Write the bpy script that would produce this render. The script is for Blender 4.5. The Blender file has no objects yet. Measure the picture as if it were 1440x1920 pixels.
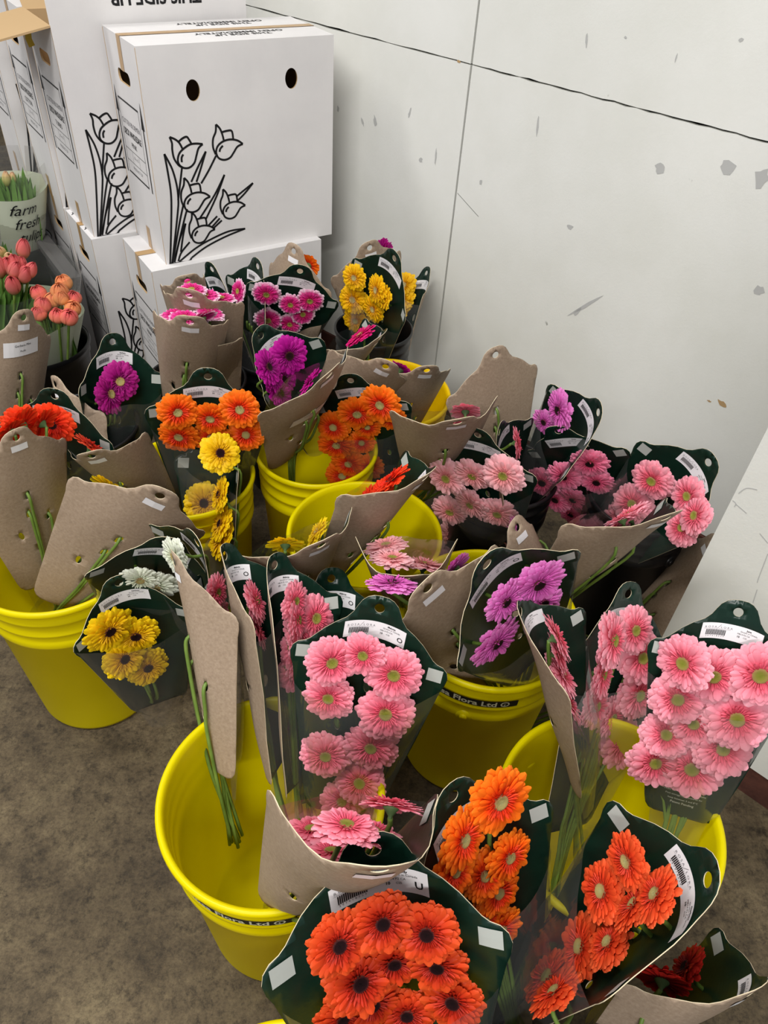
import bpy, bmesh, math, random
from math import sin, cos, pi, radians, sqrt
from mathutils import Vector, Matrix, geometry
random.seed(7)
SC = bpy.context.scene; COL = SC.collection
V = Vector
# ---------------------------------------------------------------- camera
CAMH = 1.25; FPX = 1387.0
nad = V((-120, 1505, FPX)).normalized()
Zc = -nad; f0 = V((0, 0, 1)); Yc = (f0 - Zc * f0.dot(Zc)).normalized(); Xc = Yc.cross(Zc)
RW = Matrix((Xc, Yc, Zc)); CPOS = V((0, 0, CAMH))
def ray(u, v): return (RW @ V((u - 720, v - 960, FPX))).normalized()
def atz(u, v, z):
    d = ray(u, v); return CPOS + d * ((z - CAMH) / d.z)
def onplane(u, v, p, n):
    d = ray(u, v); return CPOS + d * (n.dot(p - CPOS) / n.dot(d))
cd = bpy.data.cameras.new('camera'); cam = bpy.data.objects.new('camera', cd); COL.objects.link(cam)
cd.sensor_width = 36; cd.sensor_fit = 'AUTO'; cd.lens = FPX / 1920 * 36; cd.clip_start = .02
M4 = Matrix((RW @ V((1, 0, 0)), RW @ V((0, -1, 0)), RW @ V((0, 0, -1)))).transposed().to_4x4()
M4.translation = CPOS; cam.matrix_world = M4; SC.camera = cam
# ---------------------------------------------------------------- materials
def lin(c):
    return tuple(((x / 255) / 12.92 if x / 255 <= .04045 else ((x / 255 + .055) / 1.055) ** 2.4) for x in c[:3]) + (1,)
MATS = {}
def mat(name, c, rough=.5, spec=.5, **k):
    m = bpy.data.materials.new(name); m.use_nodes = True; nt = m.node_tree; p = nt.nodes['Principled BSDF']
    p.inputs['Base Color'].default_value = lin(c); p.inputs['Roughness'].default_value = rough
    p.inputs['Specular IOR Level'].default_value = spec
    for a, b_ in k.items():
        p.inputs[a.replace('_', ' ')].default_value = b_
    MATS[name] = m; return m
def N(m, t, **k):
    n = m.node_tree.nodes.new(t)
    for a, b_ in k.items(): setattr(n, a, b_)
    return n
def L(m, a, ao, b_, bi): m.node_tree.links.new(a.outputs[ao], b_.inputs[bi])
def P(m): return m.node_tree.nodes['Principled BSDF']
def ramp(m, stops):
    r = N(m, 'ShaderNodeValToRGB'); e = r.color_ramp.elements
    while len(e) > 1: e.remove(e[-1])
    e[0].position = stops[0][0]; e[0].color = lin(stops[0][1])
    for s in stops[1:]:
        q = e.new(s[0]); q.color = lin(s[1])
    return r
def noise(m, scale, detail=6, rough=.6, coord='Object'):
    tc = N(m, 'ShaderNodeTexCoord'); n = N(m, 'ShaderNodeTexNoise')
    n.inputs['Scale'].default_value = scale; n.inputs['Detail'].default_value = detail; n.inputs['Roughness'].default_value = rough
    L(m, tc, coord, n, 'Vector'); return n
def bump(m, src, out, st, dist=.002):
    b_ = N(m, 'ShaderNodeBump'); b_.inputs['Strength'].default_value = st; b_.inputs['Distance'].default_value = dist
    L(m, src, out, b_, 'Height'); L(m, b_, 'Normal', P(m), 'Normal')
# concrete
m = mat('concrete', (110, 102, 88), .7, .3)
n1 = noise(m, 3.2, 8, .68); r1 = ramp(m, [(.25, (84, 73, 57)), (.45, (108, 96, 76)), (.58, (130, 117, 94)), (.8, (152, 139, 116))]); L(m, n1, 'Fac', r1, 'Fac')
n2 = noise(m, 42, 10, .8); r2 = ramp(m, [(.36, (90, 85, 78)), (.5, (255, 255, 255)), (.66, (255, 255, 255)), (.74, (255, 255, 255))]); L(m, n2, 'Fac', r2, 'Fac')
n5 = noise(m, 12, 9, .75); r5 = ramp(m, [(.35, (130, 122, 112)), (.5, (215, 210, 205)), (.68, (255, 255, 250))]); L(m, n5, 'Fac', r5, 'Fac')
mx = N(m, 'ShaderNodeMix', data_type='RGBA', blend_type='MULTIPLY'); mx.inputs[0].default_value = .75; L(m, r1, 'Color', mx, 6); L(m, r2, 'Color', mx, 7)
my = N(m, 'ShaderNodeMix', data_type='RGBA', blend_type='MULTIPLY'); my.inputs[0].default_value = .9; L(m, mx, 2, my, 6); L(m, r5, 'Color', my, 7)
n6 = noise(m, 150, 6, .85); r6 = ramp(m, [(.34, (120, 112, 100)), (.5, (215, 210, 200)), (.66, (255, 252, 240))]); L(m, n6, 'Fac', r6, 'Fac')
mz = N(m, 'ShaderNodeMix', data_type='RGBA', blend_type='MULTIPLY'); mz.inputs[0].default_value = .75; L(m, my, 2, mz, 6); L(m, r6, 'Color', mz, 7)
L(m, mz, 2, P(m), 'Base Color'); bump(m, n6, 'Fac', .5, .002)
r3 = N(m, 'ShaderNodeMapRange'); r3.inputs['To Min'].default_value = .45; r3.inputs['To Max'].default_value = .85; L(m, n5, 'Fac', r3, 'Value'); L(m, r3, 'Result', P(m), 'Roughness')
# painted plywood wall
m = mat('painted_wall', (224, 224, 218), .55, .35)
n1 = noise(m, 2.2, 7, .6); r1 = ramp(m, [(.3, (216, 216, 208)), (.6, (228, 228, 223)), (.85, (233, 233, 229))]); L(m, n1, 'Fac', r1, 'Fac')
n2 = noise(m, 9, 5, .55); r2 = ramp(m, [(.0, (255, 255, 255)), (.735, (255, 255, 255)), (.76, (172, 172, 168)), (1, (150, 150, 148))]); L(m, n2, 'Fac', r2, 'Fac')
mx = N(m, 'ShaderNodeMix', data_type='RGBA', blend_type='MULTIPLY'); mx.inputs[0].default_value = 1; L(m, r1, 'Color', mx, 6); L(m, r2, 'Color', mx, 7)
L(m, mx, 2, P(m), 'Base Color'); n3 = noise(m, 160, 6, .7); bump(m, n3, 'Fac', .25, .0015)
m = mat('scuff_grey', (182, 182, 180), .8, .2)
m = mat('scuff_brown', (176, 146, 105), .8, .2)
m = mat('seam_dark', (45, 42, 38), .9, .1)
m = mat('plinth_brown', (78, 42, 36), .7, .3); n1 = noise(m, 14, 8, .7); r1 = ramp(m, [(.3, (58, 34, 30)), (.6, (98, 60, 50)), (.8, (120, 88, 76))]); L(m, n1, 'Fac', r1, 'Fac'); L(m, r1, 'Color', P(m), 'Base Color')
# cardboard
m = mat('white_card', (216, 214, 215), .6, .3)
tc = N(m, 'ShaderNodeTexCoord'); mp = N(m, 'ShaderNodeMapping'); mp.inputs['Scale'].default_value = (160, 160, 3); n1 = N(m, 'ShaderNodeTexNoise'); n1.inputs['Scale'].default_value = 2; L(m, tc, 'Object', mp, 'Vector'); L(m, mp, 'Vector', n1, 'Vector'); bump(m, n1, 'Fac', .3, .0006)
n2 = noise(m, 4, 6, .6); r2 = ramp(m, [(.3, (216, 213, 213)), (.6, (226, 223, 222))]); L(m, n2, 'Fac', r2, 'Fac'); L(m, r2, 'Color', P(m), 'Base Color')
mat('brown_card', (188, 158, 118), .8, .2)
mat('tape', (178, 143, 96), .3, .5)
mat('tape_yellow', (205, 175, 30), .3, .5)
mat('ink', (24, 24, 26), .5, .3)
mat('dark_inside', (18, 16, 15), .9, .1)
mat('crate_grey', (88, 86, 86), .5, .4)
m = mat('yellow_plastic', (228, 214, 0), .33, .5)
P(m).inputs['Subsurface Weight'].default_value = 0.0
n1 = noise(m, 6, 4, .5); r1 = ramp(m, [(.3, (233, 218, 0)), (.7, (240, 227, 0))]); L(m, n1, 'Fac', r1, 'Fac'); L(m, r1, 'Color', P(m), 'Base Color')
m = mat('yellow_plastic_warm', (242, 208, 0), .4, .3)
for m in (MATS['yellow_plastic'], MATS['yellow_plastic_warm']):
    P(m).inputs['Specular IOR Level'].default_value = .25
    tl = N(m, 'ShaderNodeBsdfTranslucent'); tl.inputs['Color'].default_value = lin((245, 229, 0)) if m.name == 'yellow_plastic' else lin((250, 208, 0)); ms = N(m, 'ShaderNodeMixShader'); ms.inputs[0].default_value = .38
    m.node_tree.links.new(P(m).outputs[0], ms.inputs[1]); m.node_tree.links.new(tl.outputs[0], ms.inputs[2]); m.node_tree.links.new(ms.outputs[0], m.node_tree.nodes['Material Output'].inputs['Surface'])
mat('black_plastic', (16, 16, 18), .32, .5)
m = mat('kraft', (158, 137, 117), .55, .35); n1 = noise(m, 220, 5, .8); r1 = ramp(m, [(.3, (140, 120, 101)), (.55, (160, 140, 120)), (.8, (176, 157, 137))]); L(m, n1, 'Fac', r1, 'Fac'); L(m, r1, 'Color', P(m), 'Base Color')
m = mat('green_print', (12, 38, 28), .3, .4); n1 = noise(m, 30, 4, .6); r1 = ramp(m, [(.3, (9, 32, 24)), (.7, (14, 42, 31))]); L(m, n1, 'Fac', r1, 'Fac'); L(m, r1, 'Color', P(m), 'Base Color'); bump(m, n1, 'Fac', .12, .004)
mat('card_edge', (205, 190, 160), .7, .2)
mat('label_white', (232, 230, 232), .35, .4)
mat('tag_pale', (176, 180, 174), .5, .3)
mat('print_grey', (120, 118, 122), .5, .3)
mat('print_cream', (200, 200, 180), .5, .3)
m = mat('stem_green', (96, 122, 48), .5, .4); n1 = noise(m, 25, 3, .5); r1 = ramp(m, [(.3, (78, 104, 38)), (.7, (116, 142, 62))]); L(m, n1, 'Fac', r1, 'Fac'); L(m, r1, 'Color', P(m), 'Base Color')
mat('leaf_green', (98, 138, 62), .45, .4)
mat('leaf_dark', (44, 88, 60), .5, .4)
mat('sepal_green', (86, 112, 66), .6, .3)
mat('paper_pale', (206, 212, 190), .6, .3)
mat('pink_print', (226, 130, 165), .5, .3)
# clear film: thin sheet that lets light through and shines at grazing angles
def film(name, tint, glossw, rough):
    m = bpy.data.materials.new(name); m.use_nodes = True; nt = m.node_tree; nt.nodes.remove(P(m)); out = nt.nodes['Material Output']
    tr = N(m, 'ShaderNodeBsdfTransparent'); tr.inputs['Color'].default_value = tint
    gl = N(m, 'ShaderNodeBsdfGlossy'); gl.inputs['Roughness'].default_value = rough; gl.inputs['Color'].default_value = (1, 1, 1, 1)
    df = N(m, 'ShaderNodeBsdfDiffuse'); df.inputs['Color'].default_value = (.8, .8, .8, 1)
    lw = N(m, 'ShaderNodeLayerWeight'); lw.inputs['Blend'].default_value = .5
    pw = N(m, 'ShaderNodeMath', operation='POWER'); pw.inputs[1].default_value = 4; L(m, lw, 'Facing', pw, 0)
    mr = N(m, 'ShaderNodeMapRange'); mr.inputs['To Min'].default_value = glossw; mr.inputs['To Max'].default_value = .5
    L(m, pw, 'Value', mr, 'Value')
    ms = N(m, 'ShaderNodeMixShader'); L(m, mr, 'Result', ms, 'Fac'); nt.links.new(tr.outputs[0], ms.inputs[1]); nt.links.new(gl.outputs[0], ms.inputs[2])
    m2 = N(m, 'ShaderNodeMixShader'); m2.inputs[0].default_value = .035; nt.links.new(ms.outputs[0], m2.inputs[1]); nt.links.new(df.outputs[0], m2.inputs[2])
    nt.links.new(m2.outputs[0], out.inputs['Surface'])
    tc = N(m, 'ShaderNodeTexCoord'); mp = N(m, 'ShaderNodeMapping'); mp.inputs['Scale'].default_value = (42, 9, 42); n = N(m, 'ShaderNodeTexNoise'); n.inputs['Scale'].default_value = 1; n.inputs['Detail'].default_value = 3; n.inputs['Distortion'].default_value = .8
    L(m, tc, 'Object', mp, 'Vector'); L(m, mp, 'Vector', n, 'Vector')
    b_ = N(m, 'ShaderNodeBump'); b_.inputs['Strength'].default_value = .35; b_.inputs['Distance'].default_value = .006; L(m, n, 'Fac', b_, 'Height'); L(m, b_, 'Normal', gl, 'Normal')
    MATS[name] = m; return m
film('clear_film', (.87, .865, .85, 1), .04, .09)
# petals: pigment by distance from the flower's middle and a random step per petal
def petal(name, stops, hv=.08):
    m = mat('petal_' + name, stops[-1][1], .55, .25)
    P(m).inputs['Subsurface Weight'].default_value = 0
    a = N(m, 'ShaderNodeAttribute', attribute_name='rad'); r = ramp(m, stops); L(m, a, 'Fac', r, 'Fac')
    a2 = N(m, 'ShaderNodeAttribute', attribute_name='rnd'); h = N(m, 'ShaderNodeHueSaturation'); mr = N(m, 'ShaderNodeMapRange')
    mr.inputs['To Min'].default_value = 1 - hv; mr.inputs['To Max'].default_value = 1 + hv * .5
    L(m, a2, 'Fac', mr, 'Value'); L(m, mr, 'Result', h, 'Value'); L(m, r, 'Color', h, 'Color'); L(m, h, 'Color', P(m), 'Base Color')
    a3 = N(m, 'ShaderNodeAttribute', attribute_name='vein'); bump(m, a3, 'Fac', .5, .0012)
    # some light passes through a petal
    nt = m.node_tree; tl = N(m, 'ShaderNodeBsdfTranslucent'); L(m, h, 'Color', tl, 'Color'); ms = N(m, 'ShaderNodeMixShader'); ms.inputs[0].default_value = .22
    nt.links.new(P(m).outputs[0], ms.inputs[1]); nt.links.new(tl.outputs[0], ms.inputs[2]); nt.links.new(ms.outputs[0], nt.nodes['Material Output'].inputs['Surface'])
    return m
def disc(name, stops):
    m = mat('disc_' + name, stops[-1][1], .7, .2)
    a = N(m, 'ShaderNodeAttribute', attribute_name='rad'); r = ramp(m, stops); L(m, a, 'Fac', r, 'Fac'); L(m, r, 'Color', P(m), 'Base Color')
    n = noise(m, 900, 2, .5); bump(m, n, 'Fac', .9, .002)
GREEN_D = [(0, (170, 176, 60)), (.5, (188, 182, 78)), (.85, (214, 180, 110)), (1, (232, 150, 130))]
DARK_D = [(0, (30, 8, 12)), (.7, (48, 12, 18)), (.9, (110, 50, 50)), (1, (190, 120, 90))]
CREAM_D = [(0, (226, 220, 150)), (.7, (222, 196, 120)), (1, (220, 150, 110))]
for n_, s_ in (('green', GREEN_D), ('dark', DARK_D), ('cream', CREAM_D)): disc(n_, s_)
KIND = dict(
 melona=([(.15, (226, 70, 98)), (.4, (240, 104, 130)), (.7, (249, 142, 162)), (1, (252, 168, 184))], 'green', 'pink'),
 june=([(.15, (222, 66, 90)), (.4, (240, 110, 132)), (.65, (248, 150, 168)), (1, (250, 176, 190))], 'green', 'pink'),
 june2=([(.15, (240, 90, 110)), (.45, (250, 140, 160)), (.7, (252, 165, 182)), (1, (253, 180, 195))], 'green', 'pink'),
 hobbs=([(.15, (238, 140, 140)), (.4, (248, 168, 172)), (.7, (250, 186, 192)), (1, (250, 196, 202))], 'green', 'pale pink'),
 pinkdark=([(.15, (206, 60, 100)), (.4, (238, 104, 144)), (.7, (248, 136, 170)), (1, (250, 156, 186))], 'dark', 'pink'),
 mauve=([(.15, (170, 60, 140)), (.35, (214, 92, 180)), (.7, (230, 118, 200)), (1, (238, 146, 212))], 'dark', 'mauve'),
 magentadark=([(.15, (110, 0, 90)), (.4, (160, 6, 124)), (.7, (184, 14, 144)), (1, (198, 30, 158))], 'dark', 'purple'),
 magentalight=([(.15, (130, 20, 100)), (.5, (170, 16, 124)), (1, (192, 44, 144))], 'cream', 'purple'),
 magenta=([(.15, (170, 10, 120)), (.5, (205, 16, 150)), (1, (222, 40, 170))], 'dark', 'magenta'),
 hotpink=([(.15, (200, 60, 100)), (.3, (214, 16, 104)), (.7, (226, 16, 118)), (1, (232, 40, 136))], 'cream', 'hot pink'),
 bicolor=([(.15, (214, 40, 110)), (.5, (224, 36, 134)), (.74, (232, 80, 160)), (.86, (246, 190, 218)), (1, (250, 226, 236))], 'green', 'pink and white'),
 orange=([(.15, (214, 34, 10)), (.4, (236, 60, 10)), (.62, (250, 104, 14)), (1, (254, 134, 28))], 'cream', 'orange'),
 orangered=([(.15, (150, 20, 10)), (.4, (190, 40, 16)), (.7, (216, 66, 22)), (1, (224, 84, 34))], 'dark', 'red orange'),
 coral=([(.15, (190, 44, 24)), (.4, (216, 58, 26)), (.7, (232, 80, 36)), (1, (238, 100, 54))], 'cream', 'coral orange'),
 redark=([(.15, (110, 10, 8)), (.5, (160, 24, 18)), (1, (184, 36, 26))], 'dark', 'dark red'),
 redark2=([(.15, (190, 34, 24)), (.5, (226, 60, 38)), (1, (238, 96, 62))], 'dark', 'red orange'),
 redorange=([(.15, (214, 30, 16)), (.5, (242, 50, 20)), (1, (250, 78, 34))], 'dark', 'bright red orange'),
 yellowdark=([(.15, (220, 160, 10)), (.5, (240, 190, 8)), (1, (248, 212, 20))], 'dark', 'yellow'),
 yellow=([(.15, (236, 180, 8)), (.5, (244, 202, 10)), (1, (248, 220, 30))], 'cream', 'yellow'),
 yellow2=([(.15, (232, 160, 6)), (.5, (244, 184, 8)), (1, (250, 202, 20))], 'cream', 'golden yellow'),
 paleyellow=([(.15, (226, 214, 110)), (1, (240, 232, 150))], 'cream', 'pale yellow'),
 white=([(.15, (206, 214, 180)), (.5, (222, 226, 206)), (1, (232, 234, 220))], 'cream', 'white'))
for k_, v_ in KIND.items(): petal(k_, v_[0])
def tulmat(n_, a, b_, c): petal(n_, [(0, a), (.5, b_), (1, c)], .05)
tulmat('tulip_coral', (244, 214, 130), (244, 176, 110), (238, 140, 96)); tulmat('tulip_pink', (150, 150, 70), (226, 130, 120), (214, 90, 96)); tulmat('tulip_peach', (240, 190, 120), (240, 140, 110), (228, 96, 100)); tulmat('tulip_bud', (170, 180, 90), (214, 206, 130), (222, 170, 140))
# ---------------------------------------------------------------- mesh helpers
def obj(name, verts, faces, mats, parent=None, mi=None, smooth=False, attrs=None):
    me = bpy.data.meshes.new(name); me.from_pydata([tuple(v) for v in verts], [], faces)
    for q in (mats if isinstance(mats, (list, tuple)) else [mats]): me.materials.append(MATS[q])
    if mi: me.polygons.foreach_set('material_index', mi)
    if smooth: me.polygons.foreach_set('use_smooth', [True] * len(me.polygons))
    if attrs:
        for an, vals in attrs.items():
            at_ = me.attributes.new(an, 'FLOAT', 'POINT'); at_.data.foreach_set('value', vals)
    me.update()
    o = bpy.data.objects.new(name, me); COL.objects.link(o)
    if parent: o.parent = parent
    return o
def tag(o, label=None, cat=None, group=None, kind=None):
    if label: o['label'] = label
    if cat: o['category'] = cat
    if group: o['group'] = group
    if kind: o['kind'] = kind
    return o
def empty(name, mw, label, cat, group=None):
    o = bpy.data.objects.new(name, None); o.empty_display_size = .05; COL.objects.link(o); o.matrix_world = mw
    return tag(o, label, cat, group)
class MB:
    def __init__(s): s.v = []; s.f = []; s.mi = []
    def add(s, vs, fs, m_=0):
        b_ = len(s.v); s.v += [V(x) for x in vs]; s.f += [tuple(i + b_ for i in f) for f in fs]; s.mi += [m_] * len(fs)
    def box(s, o, a, b_, c, m_=0):
        o, a, b_, c = V(o), V(a), V(b_), V(c); vs = [o, o + a, o + a + b_, o + b_]; vs += [q + c for q in vs]
        s.add(vs, [(0, 3, 2, 1), (4, 5, 6, 7), (0, 1, 5, 4), (1, 2, 6, 5), (2, 3, 7, 6), (3, 0, 4, 7)], m_)
    def ribbon(s, pts, w, fn, m_=0):
        n = len(pts)
        if n < 2: return
        vs = []
        for i, p in enumerate(pts):
            a = pts[max(i - 1, 0)]; b_ = pts[min(i + 1, n - 1)]; d = (V(b_) - V(a)); d = d.normalized() if d.length > 1e-9 else V((1, 0))
            nn = V((-d.y, d.x)) * (w / 2)
            vs += [fn(p[0] + nn.x, p[1] + nn.y), fn(p[0] - nn.x, p[1] - nn.y)]
        s.add(vs, [(2 * i, 2 * i + 1, 2 * i + 3, 2 * i + 2) for i in range(n - 1)], m_)
    def tube(s, pts, r, seg=6, m_=0):
        rs = r if isinstance(r, (list, tuple)) else [r] * len(pts); vs = []; n = len(pts)
        up = V((.3, .2, 1)).normalized()
        for i in range(n):
            d = (pts[min(i + 1, n - 1)] - pts[max(i - 1, 0)]).normalized(); a = d.cross(up)
            if a.length < .05: a = d.cross(V((1, 0, 0)))
            a.normalize(); b_ = d.cross(a)
            vs += [pts[i] + (a * cos(2 * pi * k / seg) + b_ * sin(2 * pi * k / seg)) * rs[i] for k in range(seg)]
        fs = [(i * seg + k, i * seg + (k + 1) % seg, (i + 1) * seg + (k + 1) % seg, (i + 1) * seg + k) for i in range(n - 1) for k in range(seg)]
        fs += [tuple(range(seg))[::-1], tuple(range((n - 1) * seg, n * seg))]
        s.add(vs, fs, m_)
    def lathe(s, prof, seg=64, m_=0, ctr=(0, 0, 0)):
        vs = []; c = V(ctr)
        for r_, z in prof: vs += [c + V((r_ * cos(2 * pi * k / seg), r_ * sin(2 * pi * k / seg), z)) for k in range(seg)]
        fs = [(i * seg + k, i * seg + (k + 1) % seg, (i + 1) * seg + (k + 1) % seg, (i + 1) * seg + k) for i in range(len(prof) - 1) for k in range(seg)]
        s.add(vs, fs, m_)
    def build(s, name, mats, parent=None, smooth=False): return obj(name, s.v, s.f, mats, parent, s.mi, smooth)
def crom(pts, n=6):
    out = []; P_ = [V(p) for p in pts]
    for i in range(len(P_) - 1):
        p0 = P_[max(i - 1, 0)]; p1 = P_[i]; p2 = P_[i + 1]; p3 = P_[min(i + 2, len(P_) - 1)]
        for k in range(n):
            t = k / n; out.append(.5 * ((2 * p1) + (p2 - p0) * t + (2 * p0 - 5 * p1 + 4 * p2 - p3) * t * t + (3 * p1 - p0 - 3 * p2 + p3) * t ** 3))
    out.append(P_[-1]); return out
_tc = {}
def text2d(s, size, align='LEFT', bold=0, shear=0, sx=1):
    key = (s, size, align, bold, shear, sx)
    if key in _tc: return _tc[key]
    c = bpy.data.curves.new('t', 'FONT'); c.body = s; c.size = size; c.align_x = align; c.resolution_u = 2; c.offset = bold; c.shear = shear
    o = bpy.data.objects.new('t', c); COL.objects.link(o); bpy.context.view_layer.update()
    me = bpy.data.meshes.new_from_object(o.evaluated_get(bpy.context.evaluated_depsgraph_get()))
    r = ([(v.co.x * sx, v.co.y) for v in me.vertices], [tuple(p.vertices) for p in me.polygons])
    bpy.data.objects.remove(o); bpy.data.curves.remove(c); bpy.data.meshes.remove(me); _tc[key] = r; return r
def addtext(mb, s, x, y, size, fn, align='LEFT', m_=0, rot=0, **k):
    vs, fs = text2d(s, size, align, **k); c, d = cos(rot), sin(rot)
    mb.add([fn(x + a * c - b_ * d, y + a * d + b_ * c) for a, b_ in vs], fs, m_)
def inpoly(x, y, poly):
    r = False; j = len(poly) - 1
    for i in range(len(poly)):
        xi, yi = poly[i]; xj, yj = poly[j]
        if (yi > y) != (yj > y) and x < (xj - xi) * (y - yi) / (yj - yi) + xi: r = not r
        j = i
    return r
def plate2d(outer, holes, step):
    pts = []; edges = []
    def loop(l):
        b_ = len(pts); pts.extend(V(p) for p in l); edges.extend((b_ + i, b_ + (i + 1) % len(l)) for i in range(len(l)))
    loop(outer)
    for h in holes: loop(h)
    xs = [p[0] for p in outer]; ys = [p[1] for p in outer]
    if step:
        x = min(xs) + step * .5
        while x < max(xs):
            y = min(ys) + step * .5
            while y < max(ys):
                if inpoly(x, y, outer) and not any(inpoly(x, y, h) for h in holes): pts.append(V((x, y)))
                y += step
            x += step
    vc, ec, fc, *_ = geometry.delaunay_2d_cdt(pts, edges, [], 0, 1e-5)
    fs = []
    for f in fc:
        cx = sum(vc[i].x for i in f) / len(f); cy = sum(vc[i].y for i in f) / len(f)
        if inpoly(cx, cy, outer) and not any(inpoly(cx, cy, h) for h in holes): fs.append(tuple(f))
    cnt = {}
    for f in fs:
        for i in range(len(f)):
            e = (f[i], f[(i + 1) % len(f)]); k = tuple(sorted(e)); cnt.setdefault(k, []).append(e)
    be = [e[0] for e in cnt.values() if len(e) == 1]
    return [(q.x, q.y) for q in vc], fs, be
def solid_plate(mb, pl, fn, t, mf, mbk, me_):
    # fn(x, y, offset) -> point; front at +t/2
    vs, fs, be = pl; n = len(vs)
    mb.add([fn(x, y, t / 2) for x, y in vs] , [f for f in fs], mf)
    mb.add([fn(x, y, -t / 2) for x, y in vs], [tuple(reversed(f)) for f in fs], mbk)
    b_ = len(mb.v) - 2 * n
    mb.f += [(b_ + e[1], b_ + e[0], b_ + n + e[0], b_ + n + e[1]) for e in be]; mb.mi += [me_] * len(be)
def ell(cx, cy, rx, ry, n=20, rot=0): return [(cx + rx * cos(2 * pi * i / n) * cos(rot) - ry * sin(2 * pi * i / n) * sin(rot), cy + rx * cos(2 * pi * i / n) * sin(rot) + ry * sin(2 * pi * i / n) * cos(rot)) for i in range(n)]
def rrect(cx, cy, w, h, r, n=4):
    o = []
    for sx, sy, a0 in ((1, 1, 0), (-1, 1, 90), (-1, -1, 180), (1, -1, 270)):
        for k in range(n + 1):
            a = radians(a0 + 90 * k / n); o.append((cx + sx * (w / 2 - r) + r * cos(a), cy + sy * (h / 2 - r) + r * sin(a)))
    return o
# ---------------------------------------------------------------- gerbera heads (shared meshes)
def head_mesh(seed, kind):
    rng = random.Random(seed); vs = []; fs = []; rad = []; rnd = []; vein = []
    def pet(a, r0, L_, w, z0, rise, droop, c):
        nl, nw = 8, 4; b_ = len(vs); ca, sa = cos(a), sin(a); tw = rng.uniform(-.25, .25)
        for i in range(nl + 1):
            t = i / nl; hw = w * (min(1, .25 + .95 * t) if t < .79 else sqrt(max(0.02, 1 - ((t - .79) / .225) ** 2)))
            r_ = r0 + (L_ - r0) * t; zc = z0 + rise * t - droop * t * t
            for j in range(nw + 1):
                s = (j / nw - .5) * 2
                rr = r_ - (.06 * (1 - abs(s)) ** .5 * (t > .95)) * 0
                x = rr; y = s * hw; z = zc + .016 * (1 - s * s) * 1.2 * (1 - .3 * t) + tw * s * hw * .5
                vs.append((x * ca - y * sa, x * sa + y * ca, z)); rad.append(r_); rnd.append(c); vein.append((.5 + .5 * cos(s * pi * 3)))
        for i in range(nl):
            for j in range(nw):
                p = b_ + i * (nw + 1) + j; fs.append((p, p + nw + 1, p + nw + 2, p + 1))
    for ring, (n, L_, w, z0, rise, droop) in enumerate(((27, 1.0, .158, -.02, .10, .13), (26, .94, .142, .02, .13, .11), (24, .77, .11, .05, .15, .07), (30, .50, .045, .06, .13, 0), (30, .37, .032, .07, .13, 0))):
        off = rng.uniform(0, 1)
        for k in range(n):
            a = 2 * pi * (k + off) / n + rng.uniform(-.07, .07)
            l = L_ * rng.uniform(.9, 1.05) if ring < 3 else L_ * rng.uniform(.8, 1.15)
            pet(a, .14, l, w * rng.uniform(.85, 1.15), z0, rise + rng.uniform(-.06, .06), droop + rng.uniform(-.07, .07), rng.random())
    me = bpy.data.meshes.new('gerbera_petals'); me.from_pydata(vs, [], fs); me.polygons.foreach_set('use_smooth', [True] * len(fs))
    for an, vals in (('rad', rad), ('rnd', rnd), ('vein', vein)): me.attributes.new(an, 'FLOAT', 'POINT').data.foreach_set('value', vals)
    me.materials.append(MATS['petal_' + kind]); me.update(); return me
def disc_mesh(kind):
    rng = random.Random(3); vs = []; fs = []; rad = []
    seg = 24; prof = [(0, .115), (.05, .115), (.10, .12), (.145, .135), (.19, .15), (.225, .13), (.24, .06)]
    for i, (r_, z) in enumerate(prof):
        for k in range(seg): vs.append((r_ * cos(2 * pi * k / seg) * rng.uniform(.96, 1.04), r_ * sin(2 * pi * k / seg) * rng.uniform(.96, 1.04), z + rng.uniform(-.006, .006))); rad.append(r_ / .24)
    fs = [(i * seg + k, i * seg + (k + 1) % seg, (i + 1) * seg + (k + 1) % seg, (i + 1) * seg + k) for i in range(len(prof) - 1) for k in range(seg)]
    for k in range(52):                              # little stamens standing round the disc
        a = 2 * pi * k / 52 + rng.uniform(-.04, .04); r_ = rng.uniform(.205, .29); z = rng.uniform(.15, .19); b_ = len(vs); d = .009
        for dx, dy in ((d, 0), (0, d), (-d, 0), (0, -d)): vs.append((r_ * cos(a) + dx, r_ * sin(a) + dy, .10)); rad.append(.8)
        vs.append((r_ * 1.05 * cos(a), r_ * 1.05 * sin(a), z)); rad.append(1.)
        fs += [(b_, b_ + 1, b_ + 4), (b_ + 1, b_ + 2, b_ + 4), (b_ + 2, b_ + 3, b_ + 4), (b_ + 3, b_, b_ + 4)]
    me = bpy.data.meshes.new('flower_center'); me.from_pydata(vs, [], fs); me.polygons.foreach_set('use_smooth', [True] * len(fs))
    me.attributes.new('rad', 'FLOAT', 'POINT').data.foreach_set('value', rad); me.materials.append(MATS['disc_' + kind]); me.update(); return me
def sepal_mesh():
    mb = MB(); mb.lathe([(.055, -.34), (.07, -.26), (.15, -.16), (.24, -.06), (.27, .0), (.2, .02)], 16)
    me = bpy.data.meshes.new('calyx'); me.from_pydata([tuple(v) for v in mb.v], [], mb.f); me.polygons.foreach_set('use_smooth', [True] * len(mb.f)); me.materials.append(MATS['sepal_green']); return me
HEADS = {}; DISCS = {k: disc_mesh(k) for k in ('green', 'dark', 'cream')}; SEPAL = sepal_mesh()
def inst(name, me, parent, mw):
    o = bpy.data.objects.new(name, me); COL.objects.link(o); o.parent = parent; o.matrix_local = mw; return o
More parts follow.
